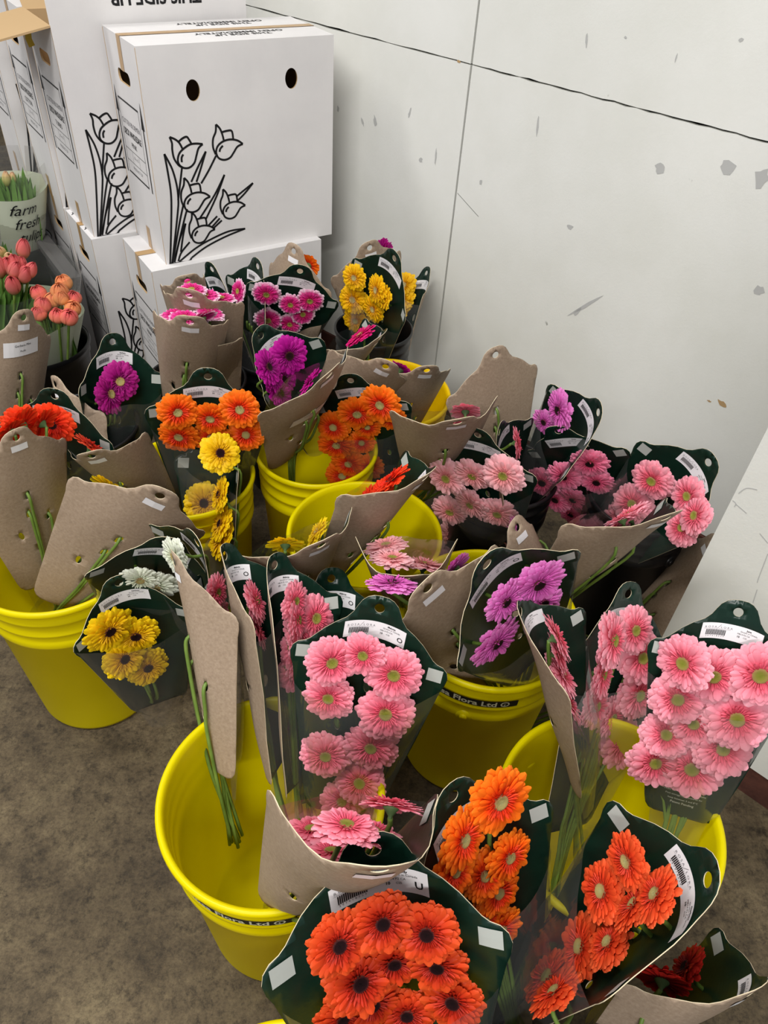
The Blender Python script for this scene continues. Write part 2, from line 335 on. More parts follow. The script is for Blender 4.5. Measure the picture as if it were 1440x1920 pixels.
# ---------------------------------------------------------------- the card sleeve (cm)
HALF = [(0, 0), (.9, -.08), (1.6, -.4), (2.2, -1.0), (2.6, -1.8), (3.0, -2.7), (3.7, -3.6), (4.9, -4.4), (6.1, -5.4), (7.0, -6.4), (7.7, -7.2), (8.3, -7.6), (9.1, -7.8), (9.7, -8.4), (9.95, -9.3), (9.8, -10.4), (9.4, -11.6), (7.9, -20), (6.4, -28), (5.3, -34), (4.9, -35.4), (4.3, -36.2), (3.4, -36.5)]
OUT = HALF + [(-x, y) for x, y in reversed(HALF[1:])]
SLOTS = [(.3, -13.8, .15), (.7, -18.0, .1), (-2.6, -20.5, .25), (2.7, -22.5, -.2), (.2, -26.5, 0)]
HOLES = [ell(0, -1.7, .62, .62, 18)] + [ell(x, y, .42, .95, 14, r_) for x, y, r_ in SLOTS]
CARD2D = plate2d(OUT, HOLES, .9)
def halfw(y):
    for (x0, y0), (x1, y1) in zip(HALF[13:], HALF[14:]):
        if y1 <= y <= y0: return x0 + (x1 - x0) * (y - y0) / (y1 - y0 - 1e-9)
    return 3.4 if y < -36 else 9.9
CF = [6.0]
def bend(x, th): return th * max(-.5, min(.5, x / (2 * CF[0])))
def surf(x, y, th, off=0.):
    if abs(th) < .02: return V((x, y, off))
    c = CF[0]; R_ = 2 * c / th; a = bend(x, th); ex = max(0, abs(x) - c) * (1 if x > 0 else -1)
    return V((R_ * sin(a) + ex * cos(a) - off * sin(a), y, R_ - R_ * cos(a) + ex * sin(a) + off * cos(a)))
BARS = [random.Random(11).choice((.03, .05, .08, .1)) for _ in range(44)]
NAMES = dict(melona='Melona', june='June', hobbs='Habbie', pinkdark='Pinky', mauve='Lamour', orange='Mex', orangered='Joody')
def bouquet(d, label, group):
    rng = random.Random(d['n']); kind = d['c']; th = radians(d['th']); CF[0] = d.get('cf', 6.0); s = d['s'] * .01
    M = Matrix([r_ for r_ in d['M']] + [[0, 0, 0, 1]])
    root = empty('gerbera_bouquet', M, label, 'flower bouquet', group)
    ph = rng.uniform(0, 6); wv = rng.uniform(.05, .16)
    def fn(x, y, off=0.):
        p = surf(x, y, th, off); p.z += wv * sin(y * .33 + ph) * 1.2 + wv * .8 * sin(x * .7 + y * .2 + ph * 2); return p * s
    mb = MB(); solid_plate(mb, CARD2D, lambda x, y, o: fn(x, y, o), .07, 0, 1, 2)
    mb.build('card', ['green_print', 'kraft', 'card_edge'], root, True).data.polygons.foreach_set('use_smooth', [i != 2 for i in mb.mi])
    if d['n'] not in ('E9',):
        # curved paper label with its printing
        lf = lambda a, b_, o=.09: fn(a, -4.75 + b_ - .045 * a * a, o)
        nx, ny = 24, 5; mb = MB(); mb.add([lf((i / nx - .5) * 7.6, (j / ny - .5) * 2.35) for j in range(ny + 1) for i in range(nx + 1)], [(j * (nx + 1) + i, j * (nx + 1) + i + 1, (j + 1) * (nx + 1) + i + 1, (j + 1) * (nx + 1) + i) for j in range(ny) for i in range(nx)])
        lab = mb.build('label', 'label_white', root); lab['label'] = 'white curved paper label'
        pf = lambda a, b_: lf(a, b_, .12); mb = MB()
        addtext(mb, 'R O S A', -3.45, .42, .42, pf, m_=1); addtext(mb, 'L O R A', -1.55, .42, .42, pf, m_=1); mb.ribbon([(-2.05, .2), (-1.8, .55), (-1.55, .95)], .04, pf, 1)
        mb.ribbon([(-3.5, .32), (-2.1, .32)], .025, pf, 1); mb.ribbon([(-1.8, .32), (-.3, .32)], .025, pf, 1)
        x = -3.2
        for i, w in enumerate(BARS):
            if i % 2 == 0: mb.ribbon([(x + w / 2, .18), (x + w / 2, -.62)], w, pf, 0)
            x += w * .8
            if x > -.95: break
        for i in range(9): addtext(mb, str((i * 7 + 3) % 10), -3.15 + i * .26, -.86, .26, pf)
        addtext(mb, NAMES.get(kind, 'Gerbera'), 1.9, .72, .34, pf, 'CENTER', bold=.01); addtext(mb, 'Grown in Canada', 1.95, .40, .30, pf, 'CENTER'); addtext(mb, 'MB14 P2 CA', .55, .02, .3, pf); addtext(mb, '10', .55, -.42, .38, pf, bold=.01); addtext(mb, 'C25', 1.35, -.38, .28, pf)
        if kind in ('melona', 'mauve', 'pinkdark'): addtext(mb, 'O', 2.75, -.62, .95, pf, bold=.012)
        if d['n'] == 'F1': addtext(mb, 'U', 2.75, -.62, .95, pf, bold=.02)
        mb.build('printing', ['ink', 'print_grey'], lab)
        for sx in (-1, 1):
            mb = MB(); mb.add([fn(sx * 8.3 + a * .95, -9.2 + b_ * .95, .1) for b_ in (-1, 0, 1) for a in (-1, 0, 1)], [(0, 1, 4, 3), (1, 2, 5, 4), (3, 4, 7, 6), (4, 5, 8, 7)])
            mb.build('corner_patch', 'tag_pale', root)['label'] = 'small pale square patch on the card corner'
        mb = MB(); mb.add([fn(-.1 + a * 1.35, -3.7 + b_ * .6 + .12 * a, -.13) for b_ in (-1, 0, 1) for a in (-1, 0, 1)], [(3, 4, 1, 0), (4, 5, 2, 1), (6, 7, 4, 3), (7, 8, 5, 4)])
        mb.build('price_sticker', 'label_white', root)['label'] = 'white price sticker on the kraft back'
    if d['n'] == 'C1':
        mb = MB(); tf = lambda a, b_: fn(a, b_, .06)
        for i, (t_, z_) in enumerate((('Scan for Care Instructions', .55), ('Post storage temperatures for', .42), ('keep between 3 and 8°C', .42), ('Patent Pending', .55))): addtext(mb, t_, 0, -32.0 - i * .72, z_, tf, 'CENTER')
        mb.build('care_text', 'print_cream', root)
    if d['n'] in ('M5', 'Q4', 'Q7'):
        yy = -15 if d['n'] == 'M5' else -8; mb = MB(); bf = lambda a, b_, o=-.11: fn(-a, yy + b_, o)
        mb.add([bf(-4 + i, (j - 1) * 1.5) for j in range(3) for i in range(9)], [(j * 9 + i, j * 9 + i + 1, (j + 1) * 9 + i + 1, (j + 1) * 9 + i) for j in range(2) for i in range(8)])
        lb = mb.build('back_label', 'label_white', root); mb = MB(); tf = lambda a, b_: bf(a, b_, -.15)
        addtext(mb, 'Gerbera Mini', 0, .5, .7, tf, 'CENTER'); addtext(mb, 'Pacific', 0, -.6, .55, tf, 'CENTER'); mb.build('printing', 'ink', lb)
    # heads, their centres and calyxes
    inv = M.inverted(); base = inv @ V(d['b'])
    def stem(p0, x, y):
        if not d['k'] and d['n'] not in ('A3', 'A4', 'A5', 'C3', 'C2', 'A7', 'F4'):      # threads through the card and runs down its back
            q = [p0, surf(x, y - 2.2, th, 1.2) * s, surf(x * .95, y - 3.6, th, -.5) * s]; yy = y - 9
            while yy > -34: q.append(surf(x * (.25 + .6 * (36 + yy) / 36), yy, th, -.6) * s); yy -= 6
            q += [surf(x * .25, -38, th, -.3) * s, base + V((rng.uniform(-1.6, 1.6), rng.uniform(-.5, .8), rng.uniform(-1.2, 1.2))) * s]
            mb = MB(); mb.tube(crom(q, 3), .0024, 6); mb.build('stem', 'stem_green', root, True); return
        q = [p0, p0 * .6 + surf(x * .7, y - 5, th, 1.4) * s * .4]
        yy = y - 9
        while yy > -34: q.append(surf(x * (.25 + .4 * (36 + yy) / 36), yy, th, 1.3) * s); yy -= 6
        q.append(surf(x * .2, -37, th, 1.0) * s + (base - surf(0, -51, th, 1) * s) * .15)
        q.append(base + V((rng.uniform(-1.6, 1.6), rng.uniform(-.5, .8), rng.uniform(-1.2, 1.2))) * s)
        mb = MB(); mb.tube(crom(q, 3), .0024, 6); mb.build('stem', 'stem_green', root, True)
    for i, (x, y, off, dm) in enumerate(d['fl']):
        hk = (kind, rng.randrange(3))
        if hk not in HEADS: HEADS[hk] = head_mesh(hash(hk[0].encode().hex()) % 1000 * 0 + len(HEADS) + 1, kind)
        a = bend(x, th)
        p = surf(x, y, th, off) * s; r_ = dm * .005
        tl = rng.uniform(2, 20); T = TILT.get((d['n'], i))
        E_ = Matrix.Rotation(-a * .8, 4, 'Y') @ Matrix.Rotation(radians(-(T[0] if T else tl)), 4, 'X') @ Matrix.Rotation(radians(T[1] if T else rng.uniform(-12, 12)), 4, 'Y') @ Matrix.Rotation(rng.uniform(0, 6.28), 4, 'Z')
        if (d['n'], i) in NRM:
            E_ = (M.to_3x3().inverted() @ V(NRM[(d['n'], i)]).normalized()).to_track_quat('Z', 'Y').to_matrix().to_4x4() @ Matrix.Rotation(rng.uniform(0, 6.28), 4, 'Z')
        h = inst('gerbera_head', HEADS[hk], root, Matrix.Translation(p) @ E_ @ Matrix.Scale(r_, 4))
        inst('flower_center', DISCS[KIND[kind][1]], h, Matrix.Identity(4)); inst('calyx', SEPAL, h, Matrix.Identity(4))
        p1 = Matrix.Translation(p) @ E_ @ V((0, 0, -.3 * r_))
        stem(p1, x, y)
    for i in range(max(0, (8 if d['n'] in ('A3', 'A4', 'A5', 'C2', 'C3') else 4) - len(d['fl']))): stem(surf(i * 1.2 - 2, -16, th, 1.5) * s, i * 1.2 - 2, -16)
    if d['k'] or d['n'] in ('A5', 'F2'):
        for sx, sy, _r in (SLOTS[0], SLOTS[1], SLOTS[2]):
            q = [fn(sx, sy + .5, .6), fn(sx, sy - .3, -.5), fn(sx * .9, sy - 4, -.7), fn(sx * .7, -28, -.7), fn(sx * .5, -38, -.2), base + V((rng.uniform(-1, 1), 0, rng.uniform(-1.2, .5))) * s]
            mb = MB(); mb.tube(crom(q, 4), .0026, 6); mb.build('stem', 'stem_green', root, True)
    # clear film across the front, closing at the foot
    nx, ny = 18, 22; y0 = -10.5 - rng.uniform(0, 3.5); sl = rng.uniform(-1.6, 1.6); vs = []
    for j in range(ny + 1):
        for i in range(nx + 1):
            t = i / nx * 2 - 1; ytop = y0 + sl * t + .5 * sin(t * 5 + ph); y = ytop + (-43 - ytop) * (j / ny)
            w = halfw(y) if y > -36 else 3.4 + (4.9 - 3.4) * 0
            if y < -35: w = 4.2 - (-35 - y) * .12
            pl = surf(-w, y, th); pr = surf(w, y, th); c = pl.lerp(pr, (t + 1) / 2)
            bl = max(5.6 - pl.z * .85, 1.0); bl *= (1 if y > -24 else max(.25, 1 + (y + 24) * .04))
            c.z += bl * (1 - abs(t) ** 2.6) + .12 * sin(t * 9 + j * .5 + ph) * (1 - t * t); vs.append(c * s)
    fs = [(j * (nx + 1) + i, j * (nx + 1) + i + 1, (j + 1) * (nx + 1) + i + 1, (j + 1) * (nx + 1) + i) for j in range(ny) for i in range(nx)]
    obj('clear_film', vs, fs, 'clear_film', root, None, True)['label'] = 'clear plastic film sleeve'
    return root
BQ = [
 {"cf":6.0,"b":[-0.041,0.403,0.155],"k":0,"n":"A1","c":"melona","M":[[0.994,0.0946,-0.0551,0.0054],[-0.0797,0.2797,-0.9568,0.5518],[-0.0751,0.9554,0.2855,0.6139]],"th":21.9,"s":0.951,"fl":[[-5.0,-8.0,3.4,6.38],[-1.0,-6.5,3.18,5.64],[3.5,-8.5,2.96,6.97],[-4.5,-14.0,2.74,6.35],[3.5,-15.0,2.52,7.23],[-3.5,-24.0,2.3,6.69],[2.5,-21.5,2.0,7.06],[2.0,-28.0,2.0,6.83],[0.0,-32.0,2.0,6.05]]},
 {"cf":4.0,"b":[-0.047,0.414,0.126],"k":0,"n":"A2","c":"melona","M":[[0.8988,-0.0236,0.4376,-0.0645],[0.3747,0.5595,-0.7393,0.6872],[-0.2274,0.8285,0.5117,0.5087]],"th":51.1,"s":0.923,"fl":[[-6.0,-6.0,3.4,6.85],[-8.5,-7.0,3.18,5.99],[-8.5,-10.0,2.96,6.03],[-8.5,-13.5,2.74,5.5]]},
 {"cf":3.0,"b":[-0.074,0.436,0.161],"k":0,"n":"A3","c":"melona","M":[[0.463,-0.0983,0.8809,-0.1329],[0.8282,0.4019,-0.3905,0.631],[-0.3157,0.9104,0.2675,0.5866]],"th":85.5,"s":0.925,"fl":[[-2.5,-9.0,3.4,5.85],[-2.5,-12.0,3.18,5.91],[0.5,-6.5,2.96,5.5],[-2.5,-15.5,2.74,5.5]]},
 {"cf":3.0,"b":[-0.093,0.445,0.174],"k":0,"n":"A4","c":"melona","M":[[0.2353,-0.2003,0.9511,-0.1995],[0.8959,0.424,-0.1324,0.6445],[-0.3768,0.8832,0.2792,0.581]],"th":99.5,"s":0.913,"fl":[[-2.0,-8.5,3.4,6.11],[-1.5,-9.0,3.18,5.5],[-2.0,-13.0,2.96,5.5]]},
 {"cf":3.0,"b":[-0.173,0.452,0.175],"k":0,"n":"A5","c":"melona","M":[[-0.5064,-0.1497,0.8492,-0.2529],[0.7638,0.3792,0.5223,0.6177],[-0.4002,0.9131,-0.0777,0.5913]],"th":74.2,"s":0.893,"fl":[[6.5,-9.5,3.4,5.5],[1.0,-10.0,3.18,5.5],[7.5,-12.5,2.96,5.5]]},
 {"cf":6.0,"b":[-0.464,0.824,0.095],"k":0,"n":"A6","c":"white","M":[[0.9298,0.3628,0.0613,-0.2789],[0.1838,-0.3137,-0.9316,0.6768],[-0.3188,0.8775,-0.3584,0.5513]],"th":57.8,"s":1.007,"fl":[[0.0,-9.5,3.4,7.22],[-3.0,-7.5,3.18,5.5]]},
 {"cf":6.0,"b":[-0.34,0.932,0.068],"k":0,"n":"A6b","c":"white","M":[[0.6177,0.1183,-0.7775,-0.2394],[-0.725,-0.2974,-0.6212,0.6729],[-0.3047,0.9474,-0.098,0.5633]],"th":58.1,"s":1.022,"fl":[[1.0,-1.0,3.4,5.5]]},
 {"cf":6.0,"b":[-0.449,0.755,0.038],"k":0,"n":"A7","c":"yellowdark","M":[[0.8854,-0.012,0.4647,-0.3491],[0.4629,-0.0689,-0.8837,0.65],[0.0426,0.9975,-0.0555,0.4985]],"th":65.7,"s":0.904,"fl":[[-5.0,-6.5,3.4,7.28],[0.0,-11.0,3.18,6.94],[-4.0,-15.5,2.96,6.73],[0.0,-21.0,2.74,6.69]]},
 {"cf":6.0,"b":[-0.094,0.356,0.186],"k":1,"n":"A8","c":"melona","M":[[-0.975,0.1975,-0.1017,0.021],[-0.147,-0.2304,0.9619,0.2085],[0.1665,0.9528,0.2537,0.7264]],"th":128.4,"s":1.12,"fl":[[6.5,-17.0,3.4,5.73],[3.0,-6.5,3.18,5.5],[-7.0,-8.0,2.96,5.64],[-6.0,-13.0,2.74,5.5],[2.0,-13.0,2.52,5.5],[-5.5,-20.5,2.3,5.5]]},
 {"cf":6.0,"b":[0.16,0.066,0.1],"k":0,"n":"F1","c":"orangered","M":[[0.9759,-0.1718,0.1346,0.0104],[0.1853,0.3262,-0.927,0.2669],[0.1153,0.9296,0.3502,0.6464]],"th":53.0,"s":1.127,"fl":[[-4.5,-5.5,3.4,5.5],[0.0,-5.0,3.18,5.5],[4.0,-6.5,2.96,5.61],[-3.0,-11.0,2.74,6.4],[4.5,-10.5,2.52,5.66],[0.5,-10.5,2.3,5.5],[-2.0,-15.0,2.0,5.65],[5.5,-15.0,2.0,5.86],[-5.0,-15.0,2.0,5.57],[1.0,-17.0,2.0,5.5]]},
 {"cf":5.0,"b":[0.257,0.367,0.1],"k":0,"n":"F2","c":"coral","M":[[-0.187,0.1703,-0.9675,0.2984],[-0.9823,-0.0189,0.1865,0.2622],[0.0135,0.9852,0.1708,0.6392]],"th":83.4,"s":1.075,"fl":[[-4.5,-7.0,3.4,5.5],[-3.5,-13.0,3.18,6.14],[1.5,-8.0,2.96,5.5],[2.0,-4.5,2.74,5.5],[1.0,-20.0,2.52,6.82],[2.0,-28.0,2.3,7.5],[2.5,-14.5,2.0,5.5],[8.5,-18.0,2.0,6.05]]},
 {"cf":6.0,"b":[0.26,0.159,0.042],"k":0,"n":"F3","c":"redark","M":[[-0.8529,0.1907,-0.4859,0.3661],[-0.489,0.034,0.8716,0.2158],[0.1828,0.9811,0.0643,0.5198]],"th":113.6,"s":0.957,"fl":[[-5.0,-10.5,3.4,5.65],[6.0,-9.5,3.18,5.5]]},
 {"cf":6.0,"b":[0.248,0.16,0.083],"k":0,"n":"F4","c":"orange","M":[[0.729,-0.2828,0.6233,0.0854],[0.6837,0.2576,-0.6828,0.3542],[0.0325,0.924,0.3811,0.5746]],"th":46.5,"s":1.055,"fl":[[3.0,-1.5,3.4,7.18],[-3.0,-2.5,3.18,6.29],[3.0,-9.5,2.96,5.93],[-5.0,-5.0,2.74,5.5],[-0.5,-10.0,2.52,5.5],[1.0,-14.0,2.3,5.78],[-1.5,-16.0,2.0,5.5],[0.5,-19.5,2.0,5.5]]},
 {"cf":6.0,"b":[0.391,0.401,0.2],"k":0,"n":"C1","c":"june","M":[[0.9583,0.0101,-0.2856,0.4074],[-0.27,0.3594,-0.8933,0.5649],[0.0936,0.9331,0.3471,0.6399]],"th":6.3,"s":0.856,"fl":[[-5.5,-9.0,3.4,7.01],[-1.5,-10.0,3.18,7.32],[4.0,-8.5,2.96,7.8],[-5.0,-15.0,2.74,6.86],[3.0,-16.0,2.52,7.8],[-2.0,-18.5,2.3,6.23],[-5.0,-21.5,2.0,6.36],[2.5,-21.5,2.0,7.5],[-5.5,-26.5,2.0,7.06],[-0.5,-26.0,2.0,7.8]]},
 {"cf":5.0,"b":[0.284,0.403,0.085],"k":0,"n":"C2","c":"june","M":[[0.8271,0.1259,0.5478,0.3423],[0.4102,0.531,-0.7414,0.6946],[-0.3843,0.8379,0.3875,0.5204]],"th":31.6,"s":1.034,"fl":[[-8.5,-6.0,3.4,7.69],[-1.5,-5.5,3.18,7.0],[2.5,-9.5,2.96,7.8],[-7.0,-11.0,2.74,7.14],[4.5,-15.0,2.52,7.8],[-5.0,-16.0,2.3,6.56],[4.5,-22.5,2.0,7.8],[1.0,-18.5,2.0,6.52]]},
 {"cf":3.0,"b":[0.343,0.492,0.1],"k":0,"n":"C3","c":"june","M":[[0.2768,-0.3752,0.8847,0.161],[0.9602,0.143,-0.2398,0.5597],[-0.0366,0.9159,0.3998,0.6137]],"th":85.8,"s":0.889,"fl":[[-3.5,-5.5,3.4,6.18],[-1.5,-9.0,3.18,5.79],[-1.5,-13.0,2.96,6.62],[-2.5,-18.5,2.74,6.07]]},
 {"cf":6.0,"b":[0.265,0.753,0.1],"k":0,"n":"C4","c":"mauve","M":[[0.6796,-0.327,0.6567,0.1128],[0.5654,-0.337,-0.7529,0.5759],[0.4675,0.8829,-0.0441,0.6662]],"th":59.3,"s":1.126,"fl":[[4.0,-5.5,3.4,7.29],[-1.5,-4.5,3.18,6.01],[-6.0,-9.0,2.96,7.64],[4.0,-13.0,2.74,5.88]]},
 {"cf":6.0,"b":[0.243,0.759,0.1],"k":1,"n":"D1","c":"mauve","M":[[-0.7057,-0.3449,-0.6189,0.052],[-0.5404,-0.3028,0.785,0.5688],[-0.4581,0.8885,0.0273,0.6236]],"th":39.8,"s":1.143,"fl":[[3.0,-2.5,3.4,6.68],[-5.5,-10.0,3.18,5.5]]},
 {"cf":6.0,"b":[0.175,0.746,0.049],"k":1,"n":"D1b","c":"hobbs","M":[[-0.8532,-0.1356,-0.5036,0.1139],[-0.4759,-0.1923,0.8582,0.6349],[-0.2132,0.9719,0.0995,0.5428]],"th":74.9,"s":0.999,"fl":[[-1.0,-9.0,3.4,6.18],[2.0,-12.0,3.18,5.87]]},
 {"cf":6.0,"b":[0.056,0.933,0.1],"k":1,"n":"D2","c":"hobbs","M":[[-0.9971,-0.0555,-0.0526,0.0316],[-0.0126,-0.5598,0.8286,0.6142],[-0.0754,0.8268,0.5574,0.5806]],"th":128.0,"s":1.075,"fl":[[8.5,-17.0,3.4,6.99],[5.5,-13.0,3.18,6.68],[-6.5,-20.5,2.96,7.8]]},
 {"cf":5.0,"b":[-0.118,0.924,0.1],"k":1,"n":"D3","c":"redorange","M":[[-0.5834,0.3654,-0.7253,0.0618],[-0.8111,-0.2168,0.5432,0.8025],[0.0413,0.9053,0.4229,0.5973]],"th":106.1,"s":1.083,"fl":[[-1.0,-7.5,3.4,6.99],[-3.5,-12.0,3.18,6.36],[-6.0,-17.0,2.96,5.7]]},
 {"cf":6.0,"b":[-0.118,0.888,0.094],"k":1,"n":"D4","c":"yellow","M":[[-0.8236,0.1799,-0.5379,-0.0738],[-0.563,-0.3745,0.7367,0.654],[-0.069,0.9096,0.4097,0.5954]],"th":87.8,"s":1.096,"fl":[[3.5,-9.0,3.4,5.5],[-8.5,-17.0,3.18,5.5],[-8.5,-22.5,2.96,5.5]]},
 {"cf":6.0,"b":[0.246,1.094,0.057],"k":0,"n":"E1","c":"hobbs","M":[[0.8921,-0.217,-0.3963,0.1383],[-0.4438,-0.2559,-0.8588,0.9736],[0.085,0.942,-0.3246,0.5541]],"th":1.4,"s":1.024,"fl":[[-5.0,-11.5,3.4,7.8],[0.0,-8.5,3.18,7.41],[5.5,-6.0,2.96,7.8],[-6.0,-23.5,2.74,7.8],[-1.5,-19.0,2.52,7.8],[3.5,-19.5,2.3,7.8],[-2.0,-30.5,2.0,7.8],[2.0,-29.0,2.0,7.8],[-6.5,-34.0,2.0,7.8]]},
 {"cf":6.0,"b":[0.551,1.116,0.1],"k":0,"n":"E2","c":"pinkdark","M":[[0.7518,-0.6016,-0.2699,0.2814],[-0.4655,-0.1943,-0.8635,1.0578],[0.467,0.7748,-0.4261,0.5095]],"th":-13.1,"s":1.011,"fl":[[4.5,-6.5,3.4,7.11],[-2.0,-11.0,3.18,7.0],[-8.0,-14.5,2.96,7.34],[-8.5,-21.5,2.74,7.26],[-4.5,-21.0,2.52,6.88],[2.5,-14.5,2.3,6.65],[-8.5,-28.5,2.0,7.8],[-6.0,-31.0,2.0,7.26]]},
 {"cf":6.0,"b":[0.4,1.102,0.068],"k":0,"n":"E3","c":"june","M":[[0.4393,0.1933,-0.8773,0.5116],[-0.816,-0.3225,-0.4797,0.9408],[-0.3757,0.9266,0.016,0.5597]],"th":57.6,"s":1.041,"fl":[[-3.5,-10.0,3.4,7.8],[4.5,-5.0,3.18,7.01],[-2.5,-17.5,2.96,7.8],[8.5,-4.5,2.74,6.88],[-1.5,-23.0,2.52,7.56],[8.5,-8.5,2.3,6.63]]},
 {"cf":6.0,"b":[0.236,1.011,0.076],"k":0,"n":"E4","c":"june2","M":[[-0.877,0.221,-0.4266,0.3853],[-0.4776,-0.3047,0.8241,0.7453],[0.0522,0.9265,0.3728,0.6071]],"th":82.7,"s":1.139,"fl":[[-2.5,-9.0,3.4,7.62],[-7.5,-21.5,3.18,7.8],[-2.5,-13.5,2.96,7.2],[2.0,-7.0,2.74,5.5]]},
 {"cf":6.0,"b":[0.443,0.978,0.03],"k":1,"n":"E5","c":"pinkdark","M":[[-0.0248,0.3735,0.9273,0.5789],[0.998,0.0639,0.0009,0.9449],[-0.059,0.9254,-0.3743,0.3855]],"th":65.1,"s":0.929,"fl":[[8.5,-9.0,3.4,6.59],[4.0,-6.0,3.18,6.38]]},
 {"cf":6.0,"b":[0.265,0.74,0.044],"k":0,"n":"E6","c":"mauve","M":[[-0.5806,-0.5035,-0.6399,0.2016],[-0.8076,0.2561,0.5312,0.8537],[-0.1036,0.8252,-0.5553,0.4739]],"th":87.2,"s":1.001,"fl":[[-8.5,-7.0,3.4,6.96]]},
 {"cf":6.0,"b":[0.272,1.173,0.065],"k":0,"n":"E7","c":"melona","M":[[0.2997,-0.178,0.9373,0.1821],[0.873,-0.345,-0.3447,1.0239],[0.3847,0.9216,0.052,0.5246]],"th":60.4,"s":0.979,"fl":[[-2.5,-1.0,3.4,5.88]]},
 {"cf":6.0,"b":[0.248,1.185,0.1],"k":0,"n":"E8","c":"mauve","M":[[0.1204,0.0851,-0.9891,0.3404],[-0.8676,-0.4753,-0.1465,1.0257],[-0.4825,0.8757,0.0166,0.5775]],"th":74.8,"s":1.051,"fl":[[-4.5,-6.5,3.4,7.8],[-6.0,-13.0,3.18,5.5]]},
 {"cf":6.0,"b":[0.256,1.182,0.074],"k":1,"n":"E9","c":"melona","M":[[-0.8741,-0.196,-0.4444,0.175],[-0.4488,-0.024,0.8933,1.187],[-0.1857,0.9803,-0.067,0.5824]],"th":28.7,"s":1.015,"fl":[]},
 {"cf":6.0,"b":[0.052,1.275,0.1],"k":1,"n":"G1","c":"melona","M":[[-0.9721,0.0102,-0.2345,0.0985],[-0.1992,-0.564,0.8014,0.8953],[-0.1241,0.8257,0.5503,0.6253]],"th":98.8,"s":1.135,"fl":[[-8.5,-16.5,3.4,5.5],[-3.0,-14.0,3.18,5.5]]},
 {"cf":6.0,"b":[-0.363,1.082,0.059],"k":0,"n":"M1","c":"orange","M":[[0.9813,0.1159,0.1537,-0.3022],[0.1693,-0.139,-0.9757,1.0222],[-0.0917,0.9835,-0.156,0.5962]],"th":21.8,"s":1.066,"fl":[[-5.0,-6.0,3.4,6.91],[0.5,-7.5,3.18,6.86],[5.5,-5.0,2.96,7.18],[-5.0,-12.0,2.74,7.22],[0.5,-12.5,2.52,6.61],[6.5,-11.0,2.3,6.59]]},
 {"cf":3.0,"b":[-0.336,0.933,0.032],"k":0,"n":"M2","c":"yellowdark","M":[[0.8829,0.0357,-0.4682,-0.2845],[-0.4344,0.441,-0.7854,1.0672],[0.1785,0.8968,0.4049,0.4681]],"th":90.8,"s":0.966,"fl":[[8.5,-5.0,3.4,7.14],[-4.5,-16.0,3.18,7.8],[8.5,-12.5,2.96,6.65],[0.0,-20.5,2.74,7.8],[8.5,-18.0,2.52,6.74],[8.0,-21.0,2.3,7.8],[-4.0,-21.5,2.0,6.45]]},
 {"cf":6.0,"b":[0.031,1.26,0.063],"k":0,"n":"M3","c":"orange","M":[[0.9597,-0.2657,-0.0918,-0.0828],[-0.1516,-0.2142,-0.965,1.1317],[0.2367,0.94,-0.2458,0.5376]],"th":2.7,"s":0.983,"fl":[[0.5,-7.0,3.4,7.71],[5.5,-5.0,3.18,7.8],[-5.5,-11.0,2.96,6.88],[-6.5,-16.5,2.74,7.8],[6.5,-9.5,2.52,5.5],[1.0,-12.0,2.3,5.53],[-6.0,-23.5,2.0,7.39],[-2.0,-25.0,2.0,6.56],[-8.5,-27.5,2.0,7.58],[-1.5,-17.0,2.0,5.72]]},
 {"cf":6.0,"b":[-0.063,1.333,0.072],"k":0,"n":"M4","c":"magentadark","M":[[0.5312,-0.3462,0.7733,-0.2624],[0.7533,-0.2249,-0.6181,1.2212],[0.3879,0.9108,0.1413,0.5616]],"th":90.1,"s":1.059,"fl":[[2.0,-6.5,3.4,7.8],[-8.5,-2.5,3.18,6.88],[-8.5,-5.0,2.96,6.45],[-3.5,-9.5,2.74,6.75],[-8.5,-9.0,2.52,6.61]]},
 {"cf":6.0,"b":[-0.2,1.197,0.1],"k":1,"n":"M5","c":"magenta","M":[[-0.6364,0.2449,-0.7315,-0.0949],[-0.7327,-0.4883,0.474,0.9647],[-0.2411,0.8376,0.4902,0.6452]],"th":61.3,"s":1.11,"fl":[[-5.5,-16.0,3.4,6.19]]},
 {"cf":6.0,"b":[-0.256,1.487,0.1],"k":0,"n":"M6","c":"hotpink","M":[[-0.5156,0.4232,-0.745,-0.0248],[-0.8512,-0.3527,0.3888,1.2974],[-0.0982,0.8346,0.5421,0.5299]],"th":122.0,"s":1.02,"fl":[[-1.0,-6.0,3.4,7.34]]},
 {"cf":6.0,"b":[-0.031,1.405,0.064],"k":0,"n":"M7","c":"magenta","M":[[-0.9454,0.1789,-0.2726,0.0628],[-0.3209,-0.3618,0.8753,1.2092],[0.058,0.9149,0.3994,0.5197]],"th":86.0,"s":0.989,"fl":[[5.5,-7.5,3.4,5.78]]},
 {"cf":6.0,"b":[-0.228,1.391,0.091],"k":1,"n":"M8","c":"hotpink","M":[[-0.9169,0.3939,0.0637,-0.0111],[-0.0839,-0.3464,0.9343,1.1781],[0.3901,0.8514,0.3506,0.5425]],"th":76.0,"s":1.052,"fl":[]},
 {"cf":6.0,"b":[-0.314,1.549,0.088],"k":0,"n":"N1","c":"bicolor","M":[[0.9637,0.2572,0.0722,-0.2106],[0.1501,-0.2976,-0.9428,1.4633],[-0.221,0.9194,-0.3253,0.5785]],"th":-10.2,"s":1.035,"fl":[[-5.5,-6.5,3.4,6.42],[-0.5,-8.0,3.18,5.5],[3.0,-6.0,2.96,6.26],[-4.0,-14.5,2.74,6.48],[0.5,-14.5,2.52,5.5],[2.5,-11.0,2.3,5.5]]},
